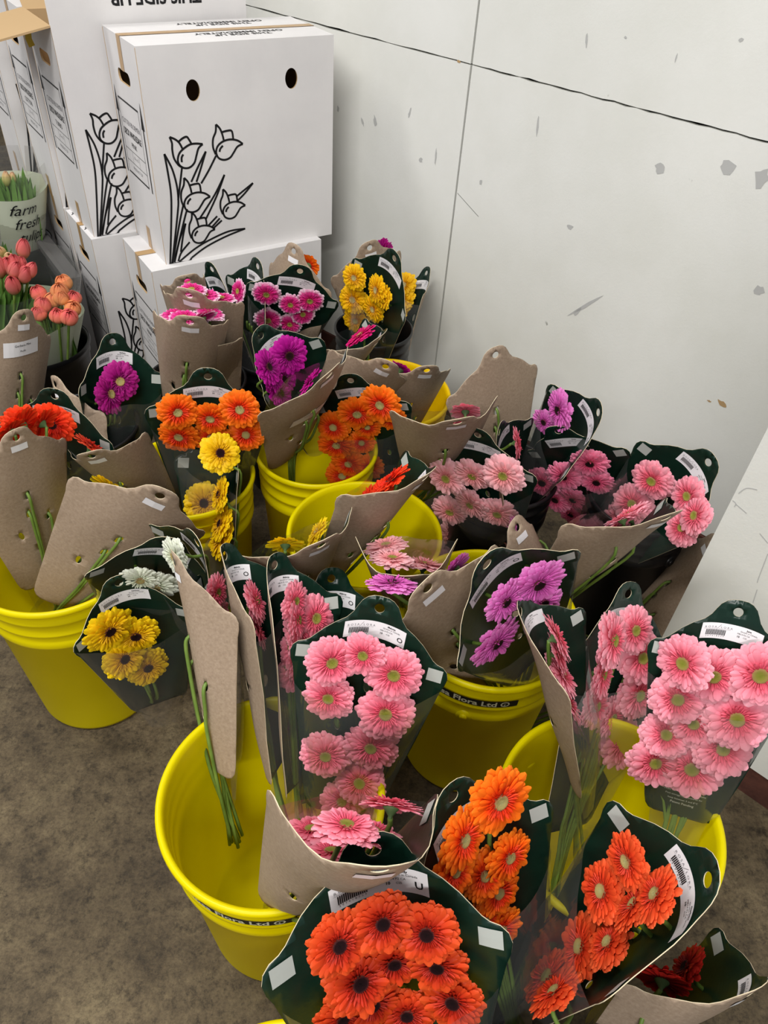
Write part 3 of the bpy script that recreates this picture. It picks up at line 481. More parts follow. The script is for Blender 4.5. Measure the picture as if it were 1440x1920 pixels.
 {"cf":6.0,"b":[-0.344,1.521,0.059],"k":0,"n":"N2","c":"bicolor","M":[[0.6113,0.0817,-0.7872,-0.3091],[-0.7831,-0.0813,-0.6165,1.5012],[-0.1144,0.9933,0.0142,0.5678]],"th":49.3,"s":1.004,"fl":[[-2.5,-8.0,3.4,5.5]]},
 {"cf":6.0,"b":[-0.3,1.522,0.051],"k":0,"n":"N3","c":"bicolor","M":[[0.7148,-0.2532,-0.6519,-0.4187],[-0.6777,-0.0209,-0.735,1.522],[0.1724,0.9672,-0.1865,0.5435]],"th":60.0,"s":0.993,"fl":[[5.0,-6.5,3.4,5.5]]},
 {"cf":6.0,"b":[-0.431,1.419,0.1],"k":1,"n":"N4","c":"bicolor","M":[[-0.8859,0.0572,-0.4604,-0.4037],[-0.4487,-0.3577,0.819,1.2968],[-0.1178,0.9321,0.3425,0.6188]],"th":167.4,"s":0.976,"fl":[[-6.0,-8.0,3.4,5.82],[-6.0,-7.0,3.18,5.5],[-6.0,-10.0,2.96,5.5]]},
 {"cf":6.0,"b":[-0.385,1.375,0.1],"k":1,"n":"N5","c":"bicolor","M":[[-0.9979,0.0423,0.0494,-0.3625],[0.0303,-0.3702,0.9285,1.1602],[0.0576,0.928,0.3681,0.6606]],"th":115.8,"s":1.059,"fl":[[2.0,-4.5,3.4,5.5],[-3.0,-5.5,3.18,5.5],[-7.5,-8.0,2.96,5.5]]},
 {"cf":6.0,"b":[-0.459,1.302,0.1],"k":1,"n":"N6","c":"bicolor","M":[[-0.9679,0.2244,-0.1132,-0.3386],[-0.196,-0.392,0.8988,1.0806],[0.1573,0.8922,0.4234,0.6526]],"th":133.2,"s":1.036,"fl":[[8.5,-9.5,3.4,5.7],[3.0,-5.5,3.18,5.5],[-8.5,-7.5,2.96,5.5],[-4.5,-5.0,2.74,5.5]]},
 {"cf":6.0,"b":[-0.434,1.419,0.1],"k":1,"n":"N7","c":"paleyellow","M":[[-0.9888,0.1462,-0.0306,-0.3566],[-0.1073,-0.5528,0.8264,1.1217],[0.1039,0.8204,0.5623,0.5855]],"th":103.8,"s":1.081,"fl":[]},
 {"cf":6.0,"b":[-0.292,1.533,0.071],"k":1,"n":"N8","c":"orange","M":[[-0.8397,0.1172,0.5303,-0.2395],[0.54,0.077,0.8381,1.5603],[0.0574,0.9901,-0.128,0.5824]],"th":59.1,"s":1.009,"fl":[[-2.5,-5.0,3.4,5.5]]},
 {"cf":6.0,"b":[-0.1,1.631,0.1],"k":0,"n":"P1","c":"yellow2","M":[[0.6455,0.1343,-0.7518,-0.0173],[-0.7001,-0.2894,-0.6528,1.4875],[-0.3052,0.9478,-0.0928,0.6138]],"th":46.2,"s":1.044,"fl":[[-7.0,-9.5,3.4,6.12],[-6.5,-15.5,3.18,7.25],[0.0,-9.0,2.96,6.95],[0.0,-14.5,2.74,6.52],[-5.0,-21.5,2.52,6.81],[2.5,-9.5,2.3,5.5]]},
 {"cf":6.0,"b":[-0.05,1.576,0.034],"k":0,"n":"P2","c":"yellow2","M":[[0.5022,0.2073,-0.8395,0.0634],[-0.7914,0.5016,-0.3495,1.8248],[0.3486,0.8399,0.416,0.4363]],"th":79.8,"s":0.954,"fl":[[-4.5,-6.5,3.4,7.26],[-3.5,-10.0,3.18,7.58],[-4.5,-13.5,2.96,6.86],[-5.5,-16.5,2.74,6.13]]},
 {"cf":6.0,"b":[-0.028,1.694,0.088],"k":1,"n":"P3","c":"magenta","M":[[-0.859,-0.1368,-0.4934,-0.0801],[-0.4563,-0.2325,0.8589,1.5897],[-0.2322,0.9629,0.1372,0.5884]],"th":67.6,"s":1.023,"fl":[[-7.0,-7.0,3.4,5.5],[-8.5,-9.0,3.18,5.5]]},
 {"cf":6.0,"b":[-0.629,1.055,0.043],"k":0,"n":"Q1","c":"redorange","M":[[0.9874,0.1566,0.0235,-0.5561],[0.039,-0.0966,-0.9946,0.9997],[-0.1534,0.9829,-0.1015,0.5464]],"th":34.3,"s":1.001,"fl":[[0.5,-4.5,3.4,7.76],[-5.0,-6.0,3.18,7.78],[-2.5,-6.0,2.96,5.87]]},
 {"cf":6.0,"b":[-0.595,0.859,0.089],"k":1,"n":"K1","c":"redorange","M":[[-0.599,0.1134,-0.7927,-0.5496],[-0.7993,-0.0257,0.6004,0.8519],[0.0477,0.9932,0.1061,0.5733]],"th":50.3,"s":0.96,"fl":[[-4.0,-3.5,3.4,6.78],[-1.0,-3.0,3.18,5.5],[-8.5,-5.5,2.96,5.62]]},
 {"cf":6.0,"b":[-0.563,1.095,0.045],"k":0,"n":"Q3","c":"magentalight","M":[[0.6928,0.081,0.7166,-0.533],[0.6891,0.2186,-0.6909,1.2152],[-0.2126,0.9724,0.0956,0.5315]],"th":71.4,"s":0.983,"fl":[[-4.5,-10.5,3.4,7.8],[-0.5,-8.5,3.18,7.79]]},
 {"cf":6.0,"b":[-0.517,0.9,0.03],"k":1,"n":"Q4","c":"magentalight","M":[[-0.7041,-0.2307,0.6716,-0.6401],[0.5463,0.4281,0.7199,1.1601],[-0.4536,0.8738,-0.1754,0.4638]],"th":81.3,"s":0.977,"fl":[[-1.0,-8.5,3.4,6.79]]},
 {"cf":6.0,"b":[-0.4,1.1,0.073],"k":1,"n":"Q5","c":"redark2","M":[[-0.9556,-0.1034,-0.276,-0.474],[-0.194,-0.4844,0.8531,0.8959],[-0.2219,0.8687,0.4428,0.5029]],"th":119.2,"s":0.986,"fl":[[5.5,-6.5,3.4,6.88]]},
 {"cf":6.0,"b":[-0.61,0.805,0.1],"k":1,"n":"Q6","c":"yellow","M":[[-0.8144,0.5783,-0.0484,-0.2928],[-0.1307,-0.1015,0.9862,0.7322],[0.5654,0.8095,0.1582,0.5871]],"th":46.1,"s":1.091,"fl":[[6.0,-10.0,3.4,5.5]]},
 {"cf":6.0,"b":[-0.836,1.17,0.054],"k":1,"n":"Q7","c":"white","M":[[-0.4192,0.2168,-0.8816,-0.7118],[-0.8694,0.1837,0.4586,1.2571],[0.2614,0.9588,0.1115,0.5425]],"th":49.9,"s":1.003,"fl":[]},
]
LABELS = dict(
A1='upright front-facing pink gerbera bouquet, foremost of the fanned row in the near left bucket',
A2='second pink gerbera bouquet in the near left bucket, directly behind the front-facing one',
A3='third pink gerbera bouquet of the fanned row, its label cut off by a neighbour',
A4='fourth pink gerbera bouquet of the fanned row, one head turned right beside a kraft strip',
A5='leftmost of the fanned pink bouquets, its long kraft back facing us',
A6='green card with a drooping white gerbera, leaning out left of the fanned row',
A6b='second white gerbera card, a thin sliver of petals behind the first',
A7='yellow dark-eyed gerbera bouquet hanging out over the left bucket',
A8='collapsed kraft-backed pink gerbera bouquet slumped inside the near left bucket',
F1='front bouquet of dark-eyed red-orange gerberas with a U on its label',
F2='coral orange gerbera bouquet tipped to the right at the lower right',
F3='kraft-backed bouquet with a dark red gerbera in the bottom right corner',
F4='bright orange gerbera bouquet between the collapsed pink one and the right bucket',
C1='large pink gerbera bouquet in front of the pier, care text on its card',
C2='narrow pink gerbera bouquet in crumpled film, middle of the three in the right bucket',
C3='pink gerbera bouquet turned sideways, leftmost of the three in the right bucket',
C4='mauve dark-eyed gerbera bouquet leaning over the bucket with the lettered strip',
D1='kraft card seen from behind with one mauve dark-eyed gerbera above it',
D1b='kraft card below the hole-punched one, two pale pink heads tucked inside',
D2='curved kraft card with three pale pink gerberas lying along its top edge',
D3='rolled card with bright red-orange gerberas in the middle of the group',
D4='kraft card with hole and small yellow gerberas above the fanned pink row',
E1='pale pink gerbera bouquet facing front, nine heads, tab near the middle',
E2='pink dark-eyed gerbera bouquet right of the pale pink one',
E3='light pink gerbera bouquet highest on the right beside the pier',
E4='curled pink gerbera bouquet below the highest right one, showing kraft at its right',
E5='kraft card with two pink gerberas half hidden by the pier',
E6='small card with one mauve dark-eyed gerbera left of the curled pink bouquet',
E7='single pink gerbera card peeping out right of the pale pink bouquet',
E8='mauve gerbera bouquet leaning on the wall with its tab to the right',
E9='kraft card standing against the wall with no flowers showing',
G1='wide kraft card with one pink gerbera above, in front of the wall',
M1='orange gerbera bouquet with three heads in a row, left of the middle',
M2='yellow gerbera bouquet with one dark-eyed head high on its green card',
M3='orange gerbera bouquet with heads in two columns, middle of the group',
M4='purple dark-eyed gerbera bouquet in a kraft card behind the two orange ones',
M5='kraft card with paper label on its back and one magenta gerbera inside',
M6='hot pink gerbera with a cream centre in a curled kraft card',
M7='magenta gerberas half hidden in the card beside the warm yellow bucket',
M8='plain kraft card back with a hole, between hot pink and magenta bouquets',
N1='pink gerberas with white petal tips, front-facing, below the tulip carton',
N2='white-tipped pink gerbera half hidden behind the front-facing one',
N3='dark card with white label at the back below the tulip carton',
N4='kraft card farthest back in the kraft stack, right below the tulip carton',
N5='kraft card second from the back in the stack below the tulip carton',
N6='front kraft card of the stack below the tulip carton, pink heads along its top',
N7='kraft card showing at the right behind the front one of the kraft stack',
N8='kraft card touching the tulip carton, an orange gerbera at its right edge',
P1='golden yellow gerbera bouquet against the wall, six heads',
P2='golden yellow gerbera bouquet turned sideways nearest the wall joint',
P3='kraft card with a magenta sliver of petals behind the golden yellow bouquet',
Q1='bright red-orange gerberas on a green card at the left edge',
K1='large kraft card back with slots and long stems at the left edge',
Q3='big purple gerbera with a cream centre at the left',
Q4='kraft card with paper label, a purple gerbera at its upper left',
Q5='kraft card back with one red-orange dark-eyed gerbera over it',
Q6='broad kraft card back with two stem slots in the left bucket',
Q7='kraft card with a paper label below the pink tulips at the left edge')
GROUPS = {}
for _k in LABELS: GROUPS[_k] = {'A': 'bouquets in the near left bucket', 'F': 'bouquets along the bottom edge', 'C': 'bouquets in the right buckets', 'D': 'bouquets in the middle', 'E': 'bouquets along the wall', 'G': 'bouquets along the wall', 'M': 'bouquets in the middle', 'N': 'bouquets below the cartons', 'P': 'bouquets along the wall', 'Q': 'bouquets at the left', 'K': 'bouquets at the left'}[_k[0]]
BLAB = dict(B1='yellow bucket at the left edge, standing on bare concrete', B2='yellow bucket nearest the bottom left with an open wide mouth', B3='yellow bucket at the right, under the large pink bouquets', B4='yellow bucket with Flora Ltd lettering on a black strip', B5='empty-looking yellow bucket under the orange and yellow bouquets', B6='yellow bucket whose front rim shows behind the empty-looking one', B7='yellow bucket left of the empty-looking one, only its right rim showing', B8='warm yellow bucket nearest the wall joint', BR='black bucket partly hidden under the bouquets beside the pier', BM='black bucket partly hidden under the pale pink bouquet', BN='black bucket hidden under the white-tipped pink gerberas', BN2='black bucket hidden under the kraft stack below the cartons', BP='black bucket partly hidden under the golden yellow gerberas', BL2='black bucket hidden under the purple gerberas at the left', BL3='black bucket below the kraft card at the far left', B0='yellow bucket below the bottom edge holding the front bouquet', B0b='black bucket below the bottom edge holding the coral bouquet')
BK = {'B1': (-0.52, 0.81), 'B2': (-0.11, 0.43), 'B3': (0.31, 0.44), 'B4': (0.175, 0.745), 'B5': (-0.03, 0.905), 'B6': (-0.14, 1.13), 'B7': (-0.36, 1.02), 'B8': (-0.01, 1.34), 'BR': (0.48, 1.06), 'BM': (0.22, 1.1), 'BN': (-0.27, 1.47), 'BN2': (-0.42, 1.33), 'BP': (-0.06, 1.61), 'BL2': (-0.6, 1.14), 'BL3': (-0.9, 1.16), 'B0': (-0.04, 0.06), 'B0b': (0.25, 0.07)}

NRM = {('A8', 0): (-.1, .62, .78), ('A8', 1): (.1, .6, .8), ('A8', 2): (.05, .93, .37), ('A8', 3): (.2, .7, .7), ('A8', 4): (-.1, .7, .7), ('D4', 0): (-.1, .9, .45), ('D1', 0): (.0, .55, .83), ('D2', 0): (-.25, .4, .87), ('D2', 1): (0, .45, .87), ('D2', 2): (.1, .6, .77), ('A5', 0): (.95, -.2, .2), ('M2', 0): (.45, -.6, .65), ('G1', 0): (0, .9, .45), ('N6', 0): (0, .1, 1), ('N6', 1): (0, 0, 1), ('N6', 2): (.2, .1, 1), ('N5', 0): (0, 0, 1), ('N5', 1): (0, 0, 1), ('N5', 2): (0, .1, 1), ('N4', 0): (0, 0, 1), ('N4', 1): (0, 0, 1), ('N4', 2): (0, 0, 1)}
TILT = {('C1', 0): (5, -35), ('C4', 2): (0, -25)}
for d in BQ: bouquet(d, LABELS[d['n']], GROUPS.get(d['n']))
# ---------------------------------------------------------------- buckets
def bucket(name, c, sc, matn, label, text=None, ang=0):
    root = empty('bucket', Matrix.Translation((c[0], c[1], 0)), label, 'bucket', 'buckets of gerberas')
    pr = [(0, .001), (.100, .001), (.106, .004), (.1085, .012), (.1255, .272), (.1305, .275), (.1315, .279), (.1315, .290), (.1285, .294), (.129, .304), (.1325, .307), (.1325, .311), (.1295, .315), (.1305, .332), (.134, .335), (.134, .339), (.131, .343), (.132, .358), (.1385, .360), (.1405, .364), (.1395, .370), (.1355, .3715), (.132, .369), (.1305, .360), (.1265, .30), (.124, .285), (.103, .010), (.0, .008)]
    mb = MB(); mb.lathe([(r_ * sc, z) for r_, z in pr], 96); mb.build('bucket_body', matn, root, True)
    for a in (ang, ang + pi):
        mb = MB(); cx, cy = cos(a), sin(a); o = V((cx * .1285 * sc, cy * .1285 * sc, .281))
        rad_ = V((cx, cy, 0)); tan_ = V((-cy, cx, 0)); mb.tube([o - rad_ * .004, o + rad_ * .004], .012, 18); mb.tube([o + rad_ * .003, o + rad_ * .0065], .006, 12); mb.build('handle_lug', matn, root, True)
    if text:
        s_, a0, w = text; R_ = .1312 * sc
        def cf(x, y, o=.0006): a = a0 + x / R_; rr = R_ + o + y * .05; return V((rr * cos(a), rr * sin(a), .3165 + y))
        mb = MB(); n = 24; mb.add([cf(-w / 2 + w * i / n, j * .0155 - .0005, .0008) for j in (0, 1) for i in range(n + 1)], [(i, i + 1, n + 2 + i, n + 1 + i) for i in range(n)])
        bd = mb.build('name_strip', 'ink', root); mb = MB(); addtext(mb, s_, 0, .0022, .0165, lambda x, y: cf(x, y, .0012), 'CENTER', sx=1.08, bold=.0004); mb.build('lettering', 'print_cream', bd)
    return root
def ang_to_cam(c, px, z=.325):
    p = atz(px[0], px[1], z); return math.atan2(p.y - c[1], p.x - c[0])
BSC = dict(B6=.85, B7=.85, B8=.95, B5=.95, BM=.75, BR=.75, BN=.75, BN2=.75, BP=.68, BL2=.78, BL3=.75); BLK = ('BM', 'BR', 'BN', 'BN2', 'BP', 'BL2', 'BL3', 'B0b')  # mostly hidden buckets, black standing in for the shade under the bouquets
for nm, c in BK.items():
    tx = None
    if nm == 'B4': tx = ('Rosa Flora Ltd ®', ang_to_cam(c, (880, 1298)), .150)
    if nm == 'B2': tx = ('Rosa Flora Ltd ®', ang_to_cam(c, (440, 1708)), .150)
    bucket(nm, c, BSC.get(nm, 1), 'yellow_plastic_warm' if nm == 'B8' else 'black_plastic' if nm in BLK else 'yellow_plastic', BLAB[nm], tx, {'B4': ang_to_cam(c, (868, 1345), .28)}.get(nm, 2.2))
# ---------------------------------------------------------------- floor and walls
def setting(o, nm=None): o['kind'] = 'structure'; return o
mb = MB(); n = 40; mb.add([(-4 + 7.5 * i / n, -1.2 + 6.2 * j / n, 0) for j in range(n + 1) for i in range(n + 1)], [(j * (n + 1) + i, j * (n + 1) + i + 1, (j + 1) * (n + 1) + i + 1, (j + 1) * (n + 1) + i) for j in range(n) for i in range(n)])
setting(mb.build('floor', 'concrete'))
wd = V((-.77, .638, 0)).normalized(); wn = V((-.638, -.77, 0)).normalized()      # along the wall / out of the wall
W0 = V((.709, .666, 0)); W0 = W0 * 1.55
def wp(u, v): return onplane(u, v, W0, wn)
jn = wp(884, 121); seamz = jn.z; jt = (jn - W0).dot(wd)
def wallpanel(t0, t1, z0, z1, name='wall_right', jag=0, seed=1):
    rng = random.Random(seed); b_ = W0; mb = MB(); g = .0016; n = 60
    def pt(t, z, d): return b_ + wd * t + V((0, 0, z)) + wn * d
    t0 += .0026; t1 -= .0026; z0 += g; z1 -= g
    j0 = [rng.uniform(-.0012, .0012) for _ in range(n + 1)]; j1 = [rng.uniform(-.0018, .0012) for _ in range(n + 1)]
    ts = [t0 + (t1 - t0) * i / n for i in range(n + 1)]
    vs = [pt(t, z0 + j, 0) for t, j in zip(ts, j0)] + [pt(t, z1 + j, 0) for t, j in zip(ts, j1)]
    vs += [pt(t, z0 + j, -.012) for t, j in zip(ts, j0)] + [pt(t, z1 + j, -.012) for t, j in zip(ts, j1)]
    q = n + 1; fs = [(i + 1, i, q + i, q + i + 1) for i in range(n)] + [(i, i + 1, 2 * q + i + 1, 2 * q + i) for i in range(n)] + [(q + i + 1, q + i, 3 * q + i, 3 * q + i + 1) for i in range(n)]
    fs += [(0, 2 * q, 3 * q, q), (n, q + n, 3 * q + n, 2 * q + n)] + [(2 * q + i, 2 * q + i + 1, 3 * q + i + 1, 3 * q + i) for i in range(n)]
    mb.add(vs, fs); return setting(mb.build(name, 'painted_wall'))
zb = .055
wallpanel(jt, jt + 2.44, zb, seamz, seed=1); wallpanel(jt - 1.5, jt, zb, seamz, seed=2)
wallpanel(jt, jt + 2.44, seamz, 2.7, seed=3); wallpanel(jt - 1.5, jt, seamz, 2.7, seed=4)
mb = MB(); o = W0 + wd * (jt - 1.5) - wn * .03; mb.box(o, wd * 3.95, -wn * .1, V((0, 0, 2.7))); setting(mb.build('wall_right', 'seam_dark'))
mb = MB(); o = W0 + wd * (jt - 1.5) - wn * .0299; mb.box(o, wd * 3.95, wn * .035, V((0, 0, zb))); setting(mb.build('baseboard_right', 'plinth_brown'))
# back wall and left side of the store, out of the light
mb = MB(); mb.box((-4, 4.2, 0), (5, 0, 0), (0, .1, 0), (0, 0, 2.7)); setting(mb.build('wall_back', 'painted_wall'))
# scuffs and chips on the wall
mb = MB(); rng = random.Random(5)
def blot(u, v, ru, rv, mi, rot=0):
    c = wp(u, v); k = (c - CPOS).length / FPX; n = 11; vs = []
    for i in range(n):
        a = 2 * pi * i / n; r_ = rng.uniform(.6, 1.15); x = ru * k * cos(a) * r_; z = rv * k * sin(a) * r_; vs.append(c + wd * -(x * cos(rot) - z * sin(rot)) + V((0, 0, x * sin(rot) + z * cos(rot))) + wn * .0006)
    mb.add(vs, [tuple(range(n))], mi)
for q in ((1237, 316, 9, 8, 0), (1365, 313, 17, 11, 0), (1428, 332, 12, 16, 0), (1424, 545, 8, 9, 0), (1355, 757, 12, 5, 1, -.3), (1330, 752, 4, 2, 1), (704, 227, 4, 9, 0, .3), (768, 212, 2, 9, 0, -.3), (1068, 425, 8, 4, 0), (789, 300, 4, 5, 0), (902, 342, 3, 5, 0), (1095, 575, 3, 40, 0, -.75), (1082, 585, 4, 12, 0, -.6), (1008, 238, 2, 16, 0, .1), (817, 295, 2, 14, 0), (1100, 75, 2, 10, 0, .2), (1268, 108, 1, 7, 0), (1390, 75, 4, 3, 0), (634, 205, 3, 6, 0), (680, 228, 3, 8, 0, .5), (1173, 70, 3, 2, 0), (860, 115, 4, 2, 1)): blot(*q)
mb.ribbon([(0, 0), (1, 0)], .001, lambda x, y: wp(858, 362) + wn * .0006 + wd * -(x * .07) + V((0, 0, -x * .035 + y)), 2)
setting(mb.build('trim_1', ['scuff_grey', 'scuff_brown', 'seam_dark']))
# the boxed-out pier nearest the camera on the right
pe = W0 / 1.55; pt_ = (onplane(1375, 930, pe, wn) - pe).dot(wd)
o = pe + wd * pt_; o.z = .075; mb = MB(); mb.box(o, -wd * 1.2, -wn * .62, V((0, 0, 2.6))); setting(mb.build('trim_2', 'painted_wall'))
mb = MB(); o2 = o.copy(); o2.z = 0; o2 -= wn * .004 + wd * .004; mb.box(o2, -wd * 1.19, -wn * .61, V((0, 0, .074))); setting(mb.build('trim_3', 'plinth_brown'))
mb = MB()
def pp(u, v): return onplane(u, v, pe, wn) + wn * .0006
for pts in ([(1374, 938), (1380, 944), (1377, 950)], [(1380, 945), (1392, 955), (1400, 962)], [(1440, 1038), (1424, 1080), (1420, 1092)], [(1420, 1105), (1412, 1130)], [(1385, 925), (1400, 915), (1420, 918)], [(1425, 1000), (1440, 1018)]):
    q = crom([V((a, b_)) for a, b_ in pts], 4); mb.ribbon([(p.x, p.y) for p in q], 1.6, pp)
setting(mb.build('trim_4', 'scuff_grey'))
# ---------------------------------------------------------------- flower boxes
XR = V((.815, .580, 0)).normalized(); YD = V((-XR.y, XR.x, 0))
TL = [[(605,292),(628,350),(632,420),(650,500),(690,560),(722,582)], [(605,292),(660,315),(700,350),(730,405)], [(690,340),(730,305),(770,290),(795,320),(815,355)], [(925,360),(860,355),(800,365),(740,405),(700,450),(685,510),(700,560),(745,590),(800,585),(845,540),(865,470),(885,400),(925,360)], [(738,460),(722,490),(724,535)],
 [(725,590),(705,760),(688,900)], [(1055,470),(980,620),(910,740)], [(555,455),(590,640),(620,850),(622,1100),(612,1520)], [(555,455),(630,600),(675,760),(690,900),(685,1010),(660,1250),(630,1515)], [(955,430),(880,580),(815,725)], [(955,430),(905,600),(865,725)], [(1135,655),(1040,850),(895,1080)], [(1135,655),(1060,860),(955,1085)], [(1410,735),(1330,800),(1250,865)], [(1410,735),(1335,830),(1258,910)],
 [(1335,1175),(1180,1200),(1000,1280),(850,1370),(700,1495)], [(1335,1175),(1150,1250),(960,1350),(820,1455)], [(820,1455),(790,1490),(690,1505),(610,1522)], [(740,940),(700,1130),(635,1515)], [(775,985),(735,1140),(650,1500)], [(760,1125),(735,1250),(715,1400)], [(760,1125),(700,1290),(655,1500)], [(1065,1055),(980,1145)], [(1110,1095),(1025,1175)], [(1090,1075),(1010,1165)], [(800,1305),(720,1405),(690,1490)]]
TB = [[(1052,170),(1050,240),(1025,310),(1025,390),(1050,460)], [(1052,170),(1090,210),(1115,270),(1127,320)], [(1112,245),(1160,232),(1205,235),(1220,315)], [(1312,358),(1260,325),(1190,315),(1120,335),(1070,380),(1055,440),(1080,495),(1135,512),(1190,490),(1225,440),(1260,385),(1312,358)], [(1120,375),(1095,405),(1088,435)]]
for tx_, ty_, k_ in ((1052, 170, 1), (745, 685, .97), (1120, 795, .83), (820, 1020, .86)):
    for st in TB: TL.append([(tx_ + (a - 1052) * k_, ty_ + (b_ - 170) * k_) for a, b_ in st])
FL1 = V((-.569, 1.684, .45)); FNRM = -YD
ART = []
for st in TL:
    q = []
    for a, b_ in st:
        p = onplane(200 + a / 5.143, 200 + b_ / 5.143, FL1, FNRM) - FL1; q.append(V((p.dot(XR), p.z)))
    ART.append([(p.x, p.y) for p in crom(q, 6)])
BW, BD, BH = .455, .215, .452
def flower_box(fl, label, variety, xr=None, upper=True, openflap=False, art=True, w=BW, d_=BD, h=BH, group='stacked white flower cartons'):
    xr = xr or XR; yd = V((-xr.y, xr.x, 0)); M = Matrix((xr, yd, V((0, 0, 1)))).transposed().to_4x4(); M.translation = fl
    root = empty('cardboard_box', M, label, 'cardboard box', group); t = .004
    body = MB()
    front = plate2d([(0, 0), (w, 0), (w, h), (0, h)], [] if openflap or h < .45 else [ell(w * .245, h * .815, .0155, .021, 20), ell(w * .76, h * .83, .0155, .021, 20)], 0)
    solid_plate(body, front, lambda x, y, o: V((x, t / 2 - o, y)), t, 0, 1, 1)
    solid_plate(body, plate2d([(0, 0), (w, 0), (w, h), (0, h)], [], 0), lambda x, y, o: V((x, d_ - t / 2 + o, y)), t, 0, 1, 1)
    side = plate2d([(t, 0), (d_ - t, 0), (d_ - t, h), (t, h)], [rrect(d_ * .5, h * .835, .078, .026, .012)], 0)
    solid_plate(body, side, lambda x, y, o: V((t / 2 - o, x, y)), t, 0, 1, 1)
    solid_plate(body, side, lambda x, y, o: V((w - t / 2 + o, x, y)), t, 0, 1, 1)
    body.box((t, t, 0), (w - 2 * t, 0, 0), (0, d_ - 2 * t, 0), (0, 0, t), 1)
    body.build('box_body', ['white_card', 'brown_card'], root)
    fr = MB(); fn = lambda x, y: V((x, -.0006, y))
    if art:
        for st in ART: fr.ribbon(st, .0045, fn)
        fr.build('tulip_line_drawing', 'ink', root)
    sd = MB(); sf = lambda x, y: V((-.0006, d_ - x, y))      # reads from outside the left end: x runs front-wards
    if variety:
        x0, x1, y0, y1 = .035, .170, .165, .325
        for a, b_, c, e, w_ in ((x0, y1, x1, y1, .004), (x0, y0, x1, y0, .004), (x0, y0, x0, y1, .0014), (x1, y0, x1, y1, .0014), (x0, y0 + .055, x1, y0 + .055, .0012), (x0, y0 + .028, x1, y0 + .028, .0012)): sd.ribbon([(a, b_), (c, e)], w_, sf)
        for xx in (.080, .125): sd.ribbon([(xx, y0 + .03), (xx, y0 + .053)], .0008, sf)
        addtext(sd, 'CUTTEN BLOEMEN', .1025, .276, .0155, sf, 'CENTER', sx=.9, m_=1); addtext(sd, 'DECK WHOLESALE', .1025, .252, .019, sf, 'CENTER', sx=.72, bold=.0004); addtext(sd, variety, .1025, .230, .016, sf, 'CENTER'); addtext(sd, '10 x 15', .1025, .205, .010, sf, 'CENTER', m_=1); addtext(sd, 'PRODUCT OF', .1025, .178, .010, sf, 'CENTER', m_=1)
        for xx in (.020, .190):
            sd.ribbon([(xx, y0 - .005), (xx, y1 - .01)], .006, sf); a = y1 - .012; sd.add([sf(xx - .0095, a - .02), sf(xx + .0095, a - .02), sf(xx, a + .035)], [(0, 1, 2)])
        sd.build('end_printing', ['ink', 'print_grey'], root)
    tp = MB(); m_ = d_ / 2
    def strip(pts, hw, ax):
        vs = []
        for p in pts: vs += [V(p) - ax * hw, V(p) + ax * hw]
        tp.add(vs, [(2 * i, 2 * i + 1, 2 * i + 3, 2 * i + 2) for i in range(len(pts) - 1)])
    if not openflap:
        top = MB(); top.box((0, 0, h), (w, 0, 0), (0, m_ - .001, 0), (0, 0, .003), 0); top.box((0, m_ + .001, h), (w, 0, 0), (0, m_ - .001, 0), (0, 0, .003), 0); tl = top.build('top_flap', ['white_card'], root)
        for yy in (.045, .155):
            tt = MB()
            addtext(tt, 'THIS SIDE UP', w * .43, .062 if yy < .1 else .170, .021, lambda x, y: V((w - x, (2 * (.062 if yy < .1 else .170) - y), h + .0036)), 'CENTER', sx=1.1, bold=.0004)
            addtext(tt, 'OPEN IMMEDIATELY', w * .43, .082 if yy < .1 else .190, .021, lambda x, y: V((w - x, (2 * (.082 if yy < .1 else .190) - y), h + .0036)), 'CENTER', sx=1.1, bold=.0004)
            tt.build('top_lettering', 'ink', tl)
        strip([(w + .0008, m_, h * .9), (w + .0008, m_, h + .0042), (-.0008, m_, h + .0042), (-.0008, m_, h * .862)], .012, V((0, 1, 0)))
        tp.build('tape', 'tape', root); tp.__init__()
    strip([(-.0008, m_, .055), (-.0008, m_, 0.0005)], .012, V((0, 1, 0)))
    tp.build('tape', 'tape', root)
    if openflap:
        f = MB(); f.box((0, 0, h), (w, 0, 0), (0, .004, 0), (0, 0, .125), 0); fo = f.build('flap', ['white_card'], root)
        tt = MB(); addtext(tt, 'THIS SIDE UP', 0, 0, .034, lambda x, y: V((w * .53 - x, -.0006, h + .058 - y)), 'CENTER', sx=1.05, bold=.001); tt.build('flap_lettering', 'ink', fo)
        f = MB(); f.box((0, 0, h), (-.115, .0, -.022), (0, d_, 0), (0, 0, .004), 0); f.build('flap', ['brown_card'], root)
        f = MB(); f.box((0, d_, h), (w, 0, 0), (0, .08, .085), (0, .003, 0), 0); f.build('flap', ['brown_card'], root)
        f = MB(); f.ribbon([(0, 0), (.004, -.03), (.0, -.045)], .014, lambda x, y: V((-.018 - x, m_ + .02, h - .012 + y)), 0); f.build('tape', 'tape_yellow', root)['label'] = 'yellow tape end hanging below the open flap'
    return root
flower_box(FL1, 'white tulip carton on the near stack with all of its line drawing showing', 'PINK')
flower_box(V((-.592, 1.640, 0)), 'white carton under the near tulip carton, tape wrapped over its torn handle', 'PINK', h=.449)
X2 = V((.80, .60, 0)).normalized(); Y2 = V((-X2.y, X2.x, 0)); F2 = V((-.785, 1.806, .45))
flower_box(F2, 'open white carton behind the near one, with THIS SIDE UP flap raised', 'TURBO', X2, openflap=True, w=.455)
flower_box(V((-.787, 1.790, 0)), 'white carton under the open carton, its handle hole torn', 'TURBO', X2, h=.449, w=.19)
F3 = F2 + Y2 * .222 - X2 * .012; flower_box(F3, 'white carton third along the upper row, past the open carton', 'COTTON', X2)
